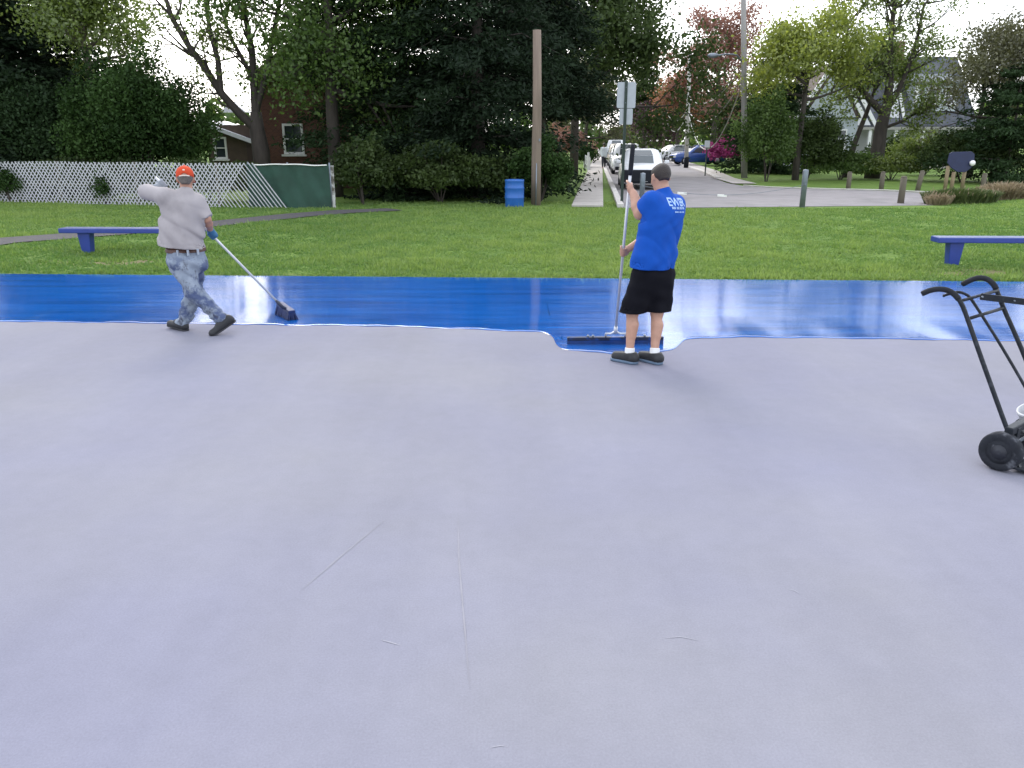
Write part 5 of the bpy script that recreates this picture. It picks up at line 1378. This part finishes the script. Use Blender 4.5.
    # the squeegee
    ob = v3((float(pb_[0]), float(pb_[1]), 0)); s_ = empty('squeegee', ob)
    tag(s_, 'long handled wide black floor squeegee standing in the blue paint puddle', 'squeegee')
    alu = mat('aluminium', (0.55, 0.56, 0.58), 0.4, 0.08, 10, metal=0.35)
    l0 = lambda q: tuple(v3(q) - ob)
    MB().tube([l0(pb_), l0(ptop)], .0135, 12).build('handle', alu, s_)
    gp = on_pole(175); MB().tube([l0(gp), l0(gp + (ptop - gp) * .15), l0(ptop - pax * .02), l0(ptop + pax * .01)], [.019, .022, .021, .018], 12).build('grip', rubber, s_)
    B0, B1 = G(567, 344.6), G(663, 344.0); bd = v3(B1 - B0); bl = np.linalg.norm(bd); bd /= bl; bm_ = v3((B0 + B1) / 2); bn = v3((-bd[1], bd[0], 0))
    fr_ = MB(); fr_.bar(l0(v3(B0) + up * .062), l0(v3(B1) + up * .062), .045, .036); fr_.build('blade_frame', mat('paint_stained_steel', (0.006, 0.012, 0.035), 0.35, 0.3, 10, c2=(0.004, 0.04, 0.18), mask_scale=9, lo=0.52, hi=0.6), s_, bevel=.006)
    MB().bar(l0(v3(B0) + up * .024 - bn * .008), l0(v3(B1) + up * .024 - bn * .008), .012, .044).build('blade', mat('paint_coated_rubber', (0.004, 0.03, 0.14), 0.2, 0.3, 12), s_)
    for x in (-.10, .10):
        e = bm_ + bd * x + up * .082
        MB().tube([l0(pb_), l0(pb_ + pax * -.03 + bd * x * .4), l0(e + up * .03), l0(e)], [.012, .011, .010, .010], 8).build('bracket_arm', alu, s_)
    MB().tube([l0(pb_ - pax * .03), l0(pb_ + pax * .05)], .019, 10).build('socket', alu, s_)
    for x in (-.28, -.23, .3): MB().lathe([(.012, 0), (.012, .02)], 8, l0(bm_ + bd * x + up * .079)).build('bolt', galv, s_)
blue_man()

# ------------------------------------------------------------------ man in the orange cap with the long handled brush
def cap_man():
    Y0 = 8.58
    J = lambda px, py, dy: v3(U(px, py, Y0 + dy))
    fwd = nrm((-0.42, 0.90, 0)); left = nrm((-0.90, -0.42, 0)); up = v3((0, 0, 1))
    org = v3((float(J(195, 330, 0)[0]), Y0, 0))
    t = empty('person', org); tag(t, 'man in orange cap, pale shirt and paint stained jeans, striding left with a long brush', 'person')
    head = J(185.5, 179.5, .06); neck = J(186, 192, .03)
    Ls, Rs = J(164, 196.5, -.06), J(197.5, 202, .10)
    Le = J(146.5, 192, .07); cL = J(162.5, 184.5, .20); cR = J(213, 234.5, .26)
    hd = J(279, 303.5, .42); pax = nrm(cL - hd)
    cR = hd + pax * float(np.dot(cR - hd, pax))
    Re = J(207, 219.5, .10)
    wL = cL + nrm(Le - cL) * .075; wR = cR + nrm(Re - cR) * .078
    Lh, Rh = J(181, 263, -.07), J(194, 262, .07)
    Lk, Rk = J(195, 294, -.10), J(193, 297, .08)
    La, Ra = J(222.5, 320.5, -.16), J(182.5, 324, .0)
    chest = (Ls + Rs) / 2 + v3((.0, 0, -.10)); pel = (Lh + Rh) / 2; waist = J(185, 244, .02)
    lo, hi = bbox([head + .13, head - .13, Le, cL, cR, La, Ra, Ls, Rs, (org[0], Y0 - .3, 0), (org[0] + .35, Y0 + .4, 0)], .14)
    f = Field(lo, hi, .0085)
    f.cap(neck + v3((0, 0, -.05)), head + v3((0, 0, -.04)), .066, .058, .03)
    f.cap(Ls - left * .03, Rs + left * .03, .062, .062, .05)
    for sgn in (1, -1):
        f.cap(chest + left * .075 * sgn, waist + left * .055 * sgn, .098, .088, .05); f.cap(waist + left * .055 * sgn, pel + left * .06 * sgn, .088, .10, .05)
    f.chain([Ls, Le], [.058, .044], .03); f.chain([Le, Le + (wL - Le) * .35, wL], [.043, .044, .029], .02)
    f.chain([Rs, Re], [.058, .044], .03); f.chain([Re, Re + (wR - Re) * .35, wR], [.043, .044, .029], .02)
    ftL = nrm((La + 0) * 0 + v3((-.62, -.25, -.52))); ftR = nrm((-0.85, .42, .04))
    for h_, k_, a_ in ((Lh, Lk, La), (Rh, Rk, Ra)): f.cap(h_, k_, .095, .06, .04); f.cap(k_, a_, .056, .038, .03)
    grip(f, cL, pax, wL - cL, .0135, wL, flip=1); grip(f, cR, pax, wR - cR, .0135, wR, flip=-1)
    hf = nrm((-0.28, 0.93, -0.22)); hu = nrm(np.cross(np.cross(hf, up), hf))
    P_ = head_prims(f, head, hf, hu, 1.04)
    fobj('body', f, org, skin2, t); eyes(P_, org, t)
    # hair fringe under the cap
    r_ = np.cross(hf, hu); lo, hi = bbox([head], .18); f = Field(lo, hi, .006)
    f.cap(P_(0, -.026, .03), P_(0, .0, .03), .083, .08, .03, (r_, 1.04)); f.cap(P_(0, -.05, 0), P_(0, -.052, -.035), .05, .045, .03); f.cut(head + hf * .02, hf); f.cut(head - hu * .058, -hu); f.cut(head + hu * .03, hu)
    f.wrinkle(lambda x, y, z: .0015 * np.sin(x * 330 + y * 120) * np.sin(z * 260)); fobj('hair', f, org, mat('hair_grey', (0.11, 0.095, 0.085), 0.7, 0.3, 40, 0.5, 160), t)
    # cap with brim, strap opening and button
    f = Field(lo, hi, .006); f.cap(P_(0, -.02, .045), P_(0, .018, .05), .092, .088, .03, (r_, 1.03)); f.cut(P_(0, 0, .012), nrm(-hu * 1.0 - hf * .05))
    # half-moon opening at the back
    Pg = f.full(); oc = P_(0, -.105, .010); op = np.sqrt(((Pg[0] - oc[0])) ** 2 + (Pg[1] - oc[1]) ** 2 + (Pg[2] - oc[2]) ** 2) - .036; f.d = np.maximum(f.d, -op)
    cap_m = mat('cap_orange', (0.50, 0.060, 0.022), 0.75, 0.1, 18, 0.15, 220, spec=0.2)
    cp_ = fobj('cap', f, org, cap_m, t)
    br = []; fc = []; nseg = 15
    for i in range(nseg):
        a = R(-68 + 136 * i / (nseg - 1)); b0 = P_(.088 * math.sin(a), .018 + .080 * math.cos(a), .022); b1 = P_(.092 * math.sin(a), .055 + .125 * math.cos(a), .008 - .02 * abs(math.sin(a)))
        br += [b0 - org, b1 - org, b1 - org + hu * -.004, b0 - org + hu * -.004]
    for i in range(nseg - 1):
        for j in range(4): fc.append((4 * i + j, 4 * i + (j + 1) % 4, 4 * i + 4 + (j + 1) % 4, 4 * i + 4 + j))
    MB().add(br, fc, True).build('brim', cap_m, cp_)
    MB().tube([tuple(P_(.07 * math.sin(R(-40 + 10 * i)), -.022 - .092 * math.cos(R(-40 + 10 * i)), .018) - org) for i in range(9)], .008, 6).build('strap', mat('strap_pale', (0.62, 0.52, 0.45), 0.7), cp_)
    MB().lathe([(.010, 0), (.010, .006), (.004, .009)], 8, tuple(P_(0, 0, .138) - org)).build('button', cap_m, cp_)
    MB().box(tuple(P_(0, -.112, .075) - org), (.022, .004, .014)).build('emblem', mat('emblem_pale', (0.7, 0.6, 0.5), 0.7), cp_)
    # loose shirt
    hem = J(181, 250, 0)
    lo, hi = bbox([Ls, Rs, Le, Re, neck, hem + left * .27, hem - left * .24, hem + fwd * .2, hem - fwd * .22], .12); f = Field(lo, hi, .0085)
    f.cap(Ls - left * .02, Rs + left * .03, .080, .080, .06); f.cap(neck + v3((0, 0, -.08)), neck + v3((0, 0, -.015)), .09, .076, .05)
    hl_, hr_ = J(172, 252, -.03), J(194, 254, .06)
    f.cap(chest + left * .10, hl_, .115, .112, .07); f.cap(chest - left * .09, hr_, .115, .098, .07); f.cap(chest + fwd * .03, waist + fwd * .05, .13, .15, .07); f.cap(chest - fwd * .01, hem - fwd * .055 + v3((0, 0, -.06)), .13, .135, .08); f.cap(J(176, 225, -.05), hl_ - fwd * .03, .12, .12, .06); f.cap(waist - left * .075 + v3((0, 0, .1)), pel - left * .075, .115, .130, .05); f.cap(waist + left * .08 + v3((0, 0, .1)), pel + left * .08, .118, .132, .05)
    f.cap(J(171, 224, .0), J(166, 250, .03), .095, .095, .06)                   # flared left hem
    sle, sre = Ls + (Le - Ls) * 1.02, Rs + (Re - Rs) * .88
    f.cap(Ls, Le, .080, .074, .05); f.cap(Le, Le + (wL - Le) * .25, .070, .062, .03); f.cap(Rs, Re, .082, .082, .045)
    Pg = f.full(); n_ = nrm(Re - Rs); pl = (Pg[0] - sre[0]) * n_[0] + (Pg[1] - sre[1]) * n_[1] + (Pg[2] - sre[2]) * n_[2]
    rad = np.sqrt((Pg[0] - sre[0]) ** 2 + (Pg[1] - sre[1]) ** 2 + (Pg[2] - sre[2]) ** 2) - .14
    tmp = Field(lo, hi, .0085); tmp.cap(chest - left * .10, hr_, .127, .114, .05); tmp.cap(chest + fwd * .03, waist + fwd * .05, .13, .15, .05)
    f.d = np.where((rad < 0) & (tmp.d > .006), np.maximum(f.d, pl), f.d)
    def wr(x, y, z):
        a = (x - org[0]); 
        return .008 * np.sin(a * 24 + z * 24 + 1.2 * np.sin(z * 6 + a * 4)) * np.clip((1.42 - z) / .3, 0, 1) + .004 * np.sin(a * 52 + z * 30 + 1.5 * np.sin(z * 8)) * np.clip((1.5 - z) / .3, 0.2, 1) + .013 * ridge(a * 9 + z * 8.5 + .7 * np.sin(z * 5 - a * 4)) * np.clip((1.42 - z) / .2, 0, 1) + .008 * ridge(a * 17 + z * 4 + 1.3 * np.sin(z * 6)) * np.clip((1.25 - z) / .2, 0, 1) - .005
    f.wrinkle(wr); hn = nrm((-.12, 0, -1)); hp = J(182, 247.8, -.05); f.cut(hp, hn); f.open_end(hp, hn, .012, .06)
    fobj('shirt', f, org, mat('shirt_pale_grey', (0.33, 0.305, 0.31), 0.85, 0.06, 9, 0.15, 200, spec=0.2, c2=(0.26, 0.24, 0.245), mask_scale=3.5, lo=0.52, hi=0.7), t)
    # jeans, splashed with blue and dark paint
    lo, hi = bbox([waist + .12, Lh + left * .15, Rh - left * .15, Lk, Rk, La, Ra, pel - fwd * .15], .14); f = Field(lo, hi, .0085)
    for sgn in (1, -1): f.cap(waist + left * .078 * sgn + v3((0, 0, -.02)), pel + left * .078 * sgn, .112, .125, .06)
    f.cap(pel - fwd * .03 + left * .06, pel - fwd * .03 - left * .06, .125, .125, .05)
    for h_, k_, a_ in ((Lh, Lk, La), (Rh, Rk, Ra)): f.cap(h_, k_, .118, .090, .03); f.cap(k_, a_, .088, .074, .04)
    def wr3(x, y, z): return -.003 + .010 * ridge(z * 17 + (x - org[0]) * 13 + 1.1 * np.sin(z * 6 + y * 5)) + .009 * ridge(z * 26 - x * 9 + y * 6) * np.clip((.40 - z) / .15, 0, 1) + .007 * np.sin(z * 34 + (x - org[0]) * 26 + 2 * np.sin(z * 8 + y * 9)) + .005 * np.sin(z * 70 - x * 40 + 1.5 * np.sin(x * 17)) * np.clip((.5 - z) / .3, 0.2, 1)
    f.wrinkle(wr3)
    Pg = f.full()
    for k_, a_ in ((Lk, La), (Rk, Ra)):
        n_ = nrm(a_ - k_); e = a_ + n_ * .02; pl = (Pg[0] - e[0]) * n_[0] + (Pg[1] - e[1]) * n_[1] + (Pg[2] - e[2]) * n_[2]
        rad = np.sqrt((Pg[0] - e[0]) ** 2 + (Pg[1] - e[1]) ** 2 + (Pg[2] - e[2]) ** 2) - .15; f.d = np.where(rad < 0, np.maximum(f.d, pl), f.d)
    f.cut(J(186, 249.5, 0), up)
    jm, nt, out = new_mat('stained_jeans'); global N, L, tc
    N, L = nt.nodes, nt.links
    p = N.new('ShaderNodeBsdfPrincipled'); p.inputs['Roughness'].default_value = 0.85; p.inputs['Specular IOR Level'].default_value = 0.2
    tc = N.new('ShaderNodeTexCoord')
    def mixc(a, b, fac):
        m_ = N.new('ShaderNodeMix'); m_.data_type = 'RGBA'; L.new(fac, m_.inputs['Factor'])
        for s_, v in (('A', a), ('B', b)):
            if isinstance(v, tuple): m_.inputs[s_].default_value = (*v, 1)
            else: L.new(v, m_.inputs[s_])
        return m_.outputs['Result']
    base = mixc((0.17, 0.205, 0.26), (0.27, 0.31, 0.37), rng_node(noise(9, 5, mapping((1, 1, 1))), .3, .7, 0, 1))
    sp = N.new('ShaderNodeSeparateXYZ'); L.new(tc.outputs['Object'], sp.inputs[0])
    low = rng_node(sp.outputs['Z'], .90, .70, 0, 1)                     # work stains sit on the lower legs
    st1 = rng_node(noise(6.5, 8, mapping((1, 1, 1), 0, (3, 1, 4)), .72), .45, .56, 0, .9)
    st2 = rng_node(noise(11, 8, mapping((1, 1, .6), 0, (7, 2, 1)), .75), .55, .64, 0, .8)
    c1_ = mixc(base, (0.05, 0.07, 0.15), mul(st1, low)); c2_ = mixc(c1_, (0.045, 0.045, 0.06), mul(st2, low))
    L.new(c2_, p.inputs['Base Color'])
    bp = N.new('ShaderNodeBump'); bp.inputs['Strength'].default_value = .3; bp.inputs['Distance'].default_value = .01; L.new(noise(34, 4, mapping((1, 1, 1))), bp.inputs['Height']); L.new(bp.outputs[0], p.inputs['Normal']); L.new(p.outputs[0], out.inputs[0])
    jeans = fobj('jeans', f, org, jm, t)
    # belt: ring of the jeans' own outline
    lo, hi = bbox([waist], .3); f = Field(lo, hi, .007)
    for sgn in (1, -1): f.cap(waist + left * .078 * sgn + v3((0, 0, .02)), pel + left * .078 * sgn, .120, .133, .06)
    f.cap(pel - fwd * .03 + left * .06, pel - fwd * .03 - left * .06, .131, .131, .05)
    f.cut(J(186, 249, -.1), up); f.cut(J(186, 253.2, -.1), -up)
    belt = fobj('belt', f, org, mat('belt_brown', (0.075, 0.030, 0.020), 0.5, 0.2, 15, 0.1, 60), t)
    for k_ in (-.09, 0.01, .11):
        q = J(186, 251, 0) - fwd * .155 - left * k_ + fwd * abs(k_) * .25
        MB().box(tuple(q - org), (.014, .03, .06)).build('belt_loop', mat('denim_loop', (0.30, 0.34, 0.40), 0.85), jeans)
    # shoes
    shoe_m = mat('shoe_black', (0.014, 0.015, 0.018)); sole_m = mat('sole_dark', (0.03, 0.03, 0.035), 0.7)
    toeL = J(213.5, 332.0, -.24); toeL[2] = .032; heelL = J(231, 320.5, -.13)
    heelR = v3((Ra[0] + .03, Ra[1] - .02, .035)); toeR = heelR + nrm((-0.86, .5, 0)) * .235 + v3((0, 0, .018))
    for he, to, a_ in ((heelL, toeL, La), (heelR, toeR, Ra)):
        ln = he + nrm(to - he) * .25; d_ = nrm(ln - he); un = nrm(up - d_ * np.dot(up, d_)); to = he + d_ * .235
        lo, hi = bbox([he, to, a_], .10); f = Field(lo, hi, .006)
        f.cap(he + un * .01, to, .044, .041, .03); f.cap(he + un * .045 + d_ * .02, he + un * .035 + d_ * .13, .043, .036, .03); f.cut(he - un * .022, -un); f.cut(he + un * .075, un)
        sh = fobj('shoe', f, org, shoe_m, t)
        f = Field(lo, hi, .006); f.cap(he - un * .012, to - un * .012, .047, .044, .02); f.cut(he - un * .016, un); f.cut(he - un * .034, -un); fobj('sole', f, org, sole_m, sh)
    # gloves
    for c_, w_, fl, m_ in ((cR, wR, -1, mat('glove_blue', (0.035, 0.13, 0.25), 0.6, 0.15, 15)), (cL, wL, 1, mat('glove_grey', (0.22, 0.24, 0.27), 0.7, 0.15, 15))):
        lo, hi = bbox([c_, w_], .12); f = Field(lo, hi, .006); e = w_ + nrm(w_ - c_) * .03
        grip(f, c_, pax, w_ - c_, .0135, w_, flip=fl, inf=.004); f.cap(w_, e, .036, .040, .02); f.cut(e - nrm(w_ - c_) * .002, w_ - c_); fobj('glove', f, org, m_, t)
    # long handled brush
    ob = v3((float(hd[0]), float(hd[1]), 0)); s_ = empty('floor_brush', ob); tag(s_, 'long aluminium handled brush soaked in dark blue paint', 'brush')
    l0 = lambda q: tuple(v3(q) - ob)
    alu = MATS['aluminium']; topq = cL + pax * .10
    MB().tube([l0(hd), l0(topq)], .0135, 12).build('handle', alu, s_)
    MB().tube([l0(hd - pax * .075), l0(hd), l0(hd + pax * .05)], [.02, .021, .016], 10).build('socket', mat('socket_dark', (0.03, 0.035, 0.06), 0.5), s_)
    dark_blue = mat('brush_blue', (0.004, 0.018, 0.095), 0.55, 0.3, 20, 0.3, 60)
    A, B = G(277.5, 316.0), G(294, 320.5); A.y += .10; B.y -= .02
    bd = v3(B - A); bl = np.linalg.norm(bd); bd /= bl; ctr = v3((A + B) / 2); bn = v3((-bd[1], bd[0], 0)); sl_ = nrm(hd - (ctr + up * .12))
    MB().bar(l0(ctr - bd * .20 + up * .135), l0(ctr + bd * .20 + up * .095), .085, .045).build('brush_head', dark_blue, s_, bevel=.008)
    MB().tube([l0(hd - pax * .06), l0(ctr + up * .11)], [.018, .022], 8).build('neck', MATS['socket_dark'], s_)
    bs = MB(); g_ = random.Random(3)
    for k_ in range(420):
        u_ = g_.uniform(-.198, .198); w_ = g_.uniform(-.036, .036); b0 = ctr + bd * u_ + bn * w_ + up * (.115 - u_ * .1); b1 = ctr + bd * (u_ * 1.12 + g_.uniform(-.012, .012)) + bn * (w_ * 1.7 + g_.uniform(-.01, .01)) + up * .007
        bs.tube([l0(b0), l0((b0 + b1) / 2), l0(b1)], [.006, .006, .004], 4, False)
    bs.build('bristles', dark_blue, s_)['kind'] = 'stuff'
cap_man()

# ------------------------------------------------------------------ far pedestrian on the sidewalk
def pedestrian():
    q = G(603.5, 169); org = v3((q.x, q.y, .06)); t = empty('person', org); tag(t, 'distant pedestrian in pale top and dark trousers on the sidewalk', 'person')
    A = lambda x, y, z: org + v3((x, y, z)); lo, hi = bbox([A(-.3, -.35, 0), A(.3, .35, 1.72)], .08)
    f = Field(lo, hi, .02); f.cap(A(0, 0, 1.42), A(0, .02, 1.52), .06, .06, .03); head_prims(f, A(0, .02, 1.60), (0, 1, 0), (0, 0, 1), 1.0)
    f.cap(A(-.15, 0, 1.38), A(.15, 0, 1.38), .06, .06, .05)
    for s_ in (-1, 1):
        f.cap(A(.07 * s_, 0, 1.3), A(.07 * s_, 0, .95), .1, .1, .05); f.chain([A(.18 * s_, 0, 1.38), A(.23 * s_, -.04 * s_, 1.1), A(.22 * s_, .1 + .06 * s_, .88)], [.05, .042, .035], .03)
        f.chain([A(.09 * s_, 0, .92), A(.09 * s_, .10 * s_ + .03, .5), A(.09 * s_, .16 * s_ - .04, .08)], [.085, .06, .045], .03); f.cap(A(.09 * s_, .16 * s_ - .06, .04), A(.09 * s_, .16 * s_ + .12, .04), .042, .04, .02)
        for i_ in range(5): f.cap(A(.22 * s_, .1 + .06 * s_, .88), A((.22 - .02 * i_ + .03) * s_, .12 + .06 * s_, .78), .016, .012, .01)
    fobj('body', f, org, skin1, t)
    f = Field(lo, hi, .02); f.cap(A(-.15, 0, 1.38), A(.15, 0, 1.38), .08, .08, .05)
    for s_ in (-1, 1): f.cap(A(.08 * s_, 0, 1.3), A(.09 * s_, 0, .86), .125, .13, .05); f.chain([A(.18 * s_, 0, 1.38), A(.23 * s_, -.04 * s_, 1.1), A(.22 * s_, .08 + .05 * s_, .93)], [.07, .062, .05], .03)
    fobj('shirt', f, org, mat('ped_shirt', (0.62, 0.66, 0.68), 0.8), t)
    f = Field(lo, hi, .02)
    for s_ in (-1, 1): f.chain([A(.09 * s_, 0, .92), A(.09 * s_, .10 * s_ + .03, .5), A(.09 * s_, .16 * s_ - .04, .13)], [.11, .08, .062], .03)
    fobj('trousers', f, org, mat('ped_trousers', (0.03, 0.03, 0.04), 0.8), t)
    f = Field(lo, hi, .02); f.cap(A(0, 0, 1.63), A(0, .0, 1.64), .1, .1, .02); f.cut(A(0, .06, 1.6), (0, 1, -.4)); f.cut(A(0, 0, 1.56), (0, 0, -1)); fobj('hair', f, org, MATS['hair_dark'], t)
pedestrian()

# ------------------------------------------------------------------ two wheeled cart at the right edge
def cart():
    Wc = U(1001, 451, 4.70); org = Vector((Wc.x, Wc.y, 0)); t = empty('hand_cart', org); tag(t, 'black two wheeled steel hand cart with curved handles at the right edge', 'cart')
    ax = Vector((0.78, 0.62, 0)).normalized(); fw = Vector((0.62, -0.78, 0)).normalized()
    l = lambda px, py, Y: U(px, py, Y) - org
    near = [l(1009, 434, 4.72), l(1000, 410, 4.77), l(982, 360, 4.87), l(966.5, 316, 4.97), l(961, 303, 4.99), l(955.5, 295.5, 5.02), l(948, 290.5, 5.05), l(939, 289, 5.08), l(930, 290.5, 5.11), l(921.5, 294, 5.13)]
    far = [l(1056, 424, 4.95), l(1040, 395, 5.01), l(1022, 350, 5.11), l(1004, 309, 5.19), l(998, 293.5, 5.21), l(993.5, 284.5, 5.24), l(986.5, 279, 5.27), l(978, 278, 5.29), l(970, 280.5, 5.32), l(962, 284.5, 5.35)]
    def smooth_pts(p_):
        out_ = []
        for i in range(len(p_) - 1):
            a, b, c, d = p_[max(i - 1, 0)], p_[i], p_[i + 1], p_[min(i + 2, len(p_) - 1)]
            for k_ in range(5):
                u_ = k_ / 5; out_.append(0.5 * ((2 * b) + (c - a) * u_ + (2 * a - 5 * b + 4 * c - d) * u_ ** 2 + (3 * b - a - 3 * c + d) * u_ ** 3))
        return out_ + [p_[-1]]
    for pts in (near, far):
        sp_ = smooth_pts(pts); o = MB().tube(sp_, .0145, 12).build('frame_tube', black_steel, t)
        MB().tube(sp_[-24:], [.018] * 23 + [.015], 12).build('handle_grip', rubber, o)
    MB().tube([l(960.5, 301, 4.99), l(998, 290.5, 5.21)], .010, 10).build('cross_bar', black_steel, t)
    MB().tube([l(967.5, 319, 4.965), l(1003.5, 308, 5.19)], .011, 10).build('cross_bar', black_steel, t)
    MB().tube(smooth_pts([l(943, 296, 5.16), l(949, 294, 5.14), l(958, 292, 5.12), l(966, 294.5, 5.10), l(971, 299, 5.09), l(981, 314, 5.06), l(1003, 349, 4.98), l(1030, 396, 4.86), l(1040, 420, 4.82)]), .0095, 10).build('lever', black_steel, t)
    fb_ = MB().bar(l(980.5, 296.5, 5.06), l(1075, 308, 5.02), .012, .042).build('flat_bar', black_steel, t, bevel=.003)
    MB().lathe([(.006, -.01), (.006, 0)], 8, tuple(l(982, 296.6, 5.05)), 'y').build('rivet', galv, fb_)
    MB().lathe([(.004, -.012), (.004, 0)], 8, tuple(l(1014, 300.6, 5.03)), 'y').build('rivet', galv, fb_)
    # axle, wheels
    c0 = Vector((0, 0, Wc.z)); wr_ = Wc.z - 0.001
    wsep = .50
    MB().tube([c0 + ax * -.02, c0 + ax * (wsep + .02)], .011, 10).build('axle', galv, t)
    rot = ax.to_track_quat('X', 'Z').to_matrix()
    dusty = mat('dusty_rubber', (0.020, 0.022, 0.028), 0.8, 0.3, 18, 0.2, 60, spec=0.2, c2=(0.10, 0.105, 0.12), mask_scale=14, lo=0.55, hi=0.68)
    hubm = mat('hub_dark', (0.014, 0.016, 0.024), 0.6, 0.2, 20)
    for k_ in (0, 1):
        cc = c0 + ax * (wsep * k_)
        def L_(prof, n): 
            b = MB().lathe(prof, n, (0, 0, 0), 'x'); b.v = [tuple(rot @ Vector(v) + cc) for v in b.v]; return b
        R0 = wr_
        w_ = L_([(R0 * .60, -.034), (R0 * .70, -.040), (R0 * .90, -.040), (R0 * .97, -.034), (R0, -.022), (R0, .022), (R0 * .97, .034), (R0 * .90, .040), (R0 * .60, .034)], 40).build('wheel', dusty, t)
        L_([(R0 * .36, -.034), (R0 * .62, -.036), (R0 * .62, .036), (R0 * .36, .034)], 28).build('rim', dusty, w_)
        L_([(.012, -.046), (R0 * .16, -.044), (R0 * .2, -.038), (R0 * .38, -.037), (R0 * .38, .037), (.012, .045)], 24).build('hub', hubm, w_)
    # base bracket, toe plate, drum
    pbr = l(1013, 429, 4.74)
    MB().box(pbr + ax * .16, (.46, .05, .05), rot).build('base_bracket', black_steel, t, bevel=.006)
    MB().box(pbr + Vector((0, 0, -.035)) + ax * .03, (.05, .06, .09), rot).build('axle_plate', black_steel, t, bevel=.004)
    MB().box(c0 + fw * .26 + ax * .25 + Vector((0, 0, -.10)), (.44, .40, .012), rot).build('toe_plate', black_steel, t)
    for k_ in (.07, .43): MB().bar(c0 + ax * k_ + Vector((0, 0, .06)), c0 + ax * k_ + fw * .1 + Vector((0, 0, -.1)), .03, .012).build('toe_brace', black_steel, t)
    for k_ in (0.02, .06): MB().lathe([(.008, -.004), (.008, .004)], 8, tuple(pbr + ax * k_ * 2 - ax * .02 - fw * -.0 + Vector((-.02, -.03, -.008))), 'y').build('bolt', galv, t)
    pc_ = l(1042, 424, 5.0)
    pl_ = MB().lathe([(.085, 0), (.10, .01), (.105, .16), (.112, .165), (.112, .18), (.10, .18), (.098, .10), (.02, .09)], 24); rt = Matrix.Rotation(R(-62), 3, fw)
    pl_.v = [tuple(Matrix.Rotation(R(-20), 3, 'Y') @ Vector(v) + Vector((pc_.x, pc_.y, pc_.z - .06))) for v in pl_.v]
    pail = pl_.build('paint_pail', mat('pail_grey', (0.45, 0.46, 0.48), 0.5, 0.12, 10)); pail.location = org; tag(pail, 'pale grey paint pail resting low on the hand cart', 'pail')
    sv = MB().box(pc_ + Vector((0.02, 0, -.075)), (.30, .26, .02), rot).build('shelf', black_steel, t)
cart()
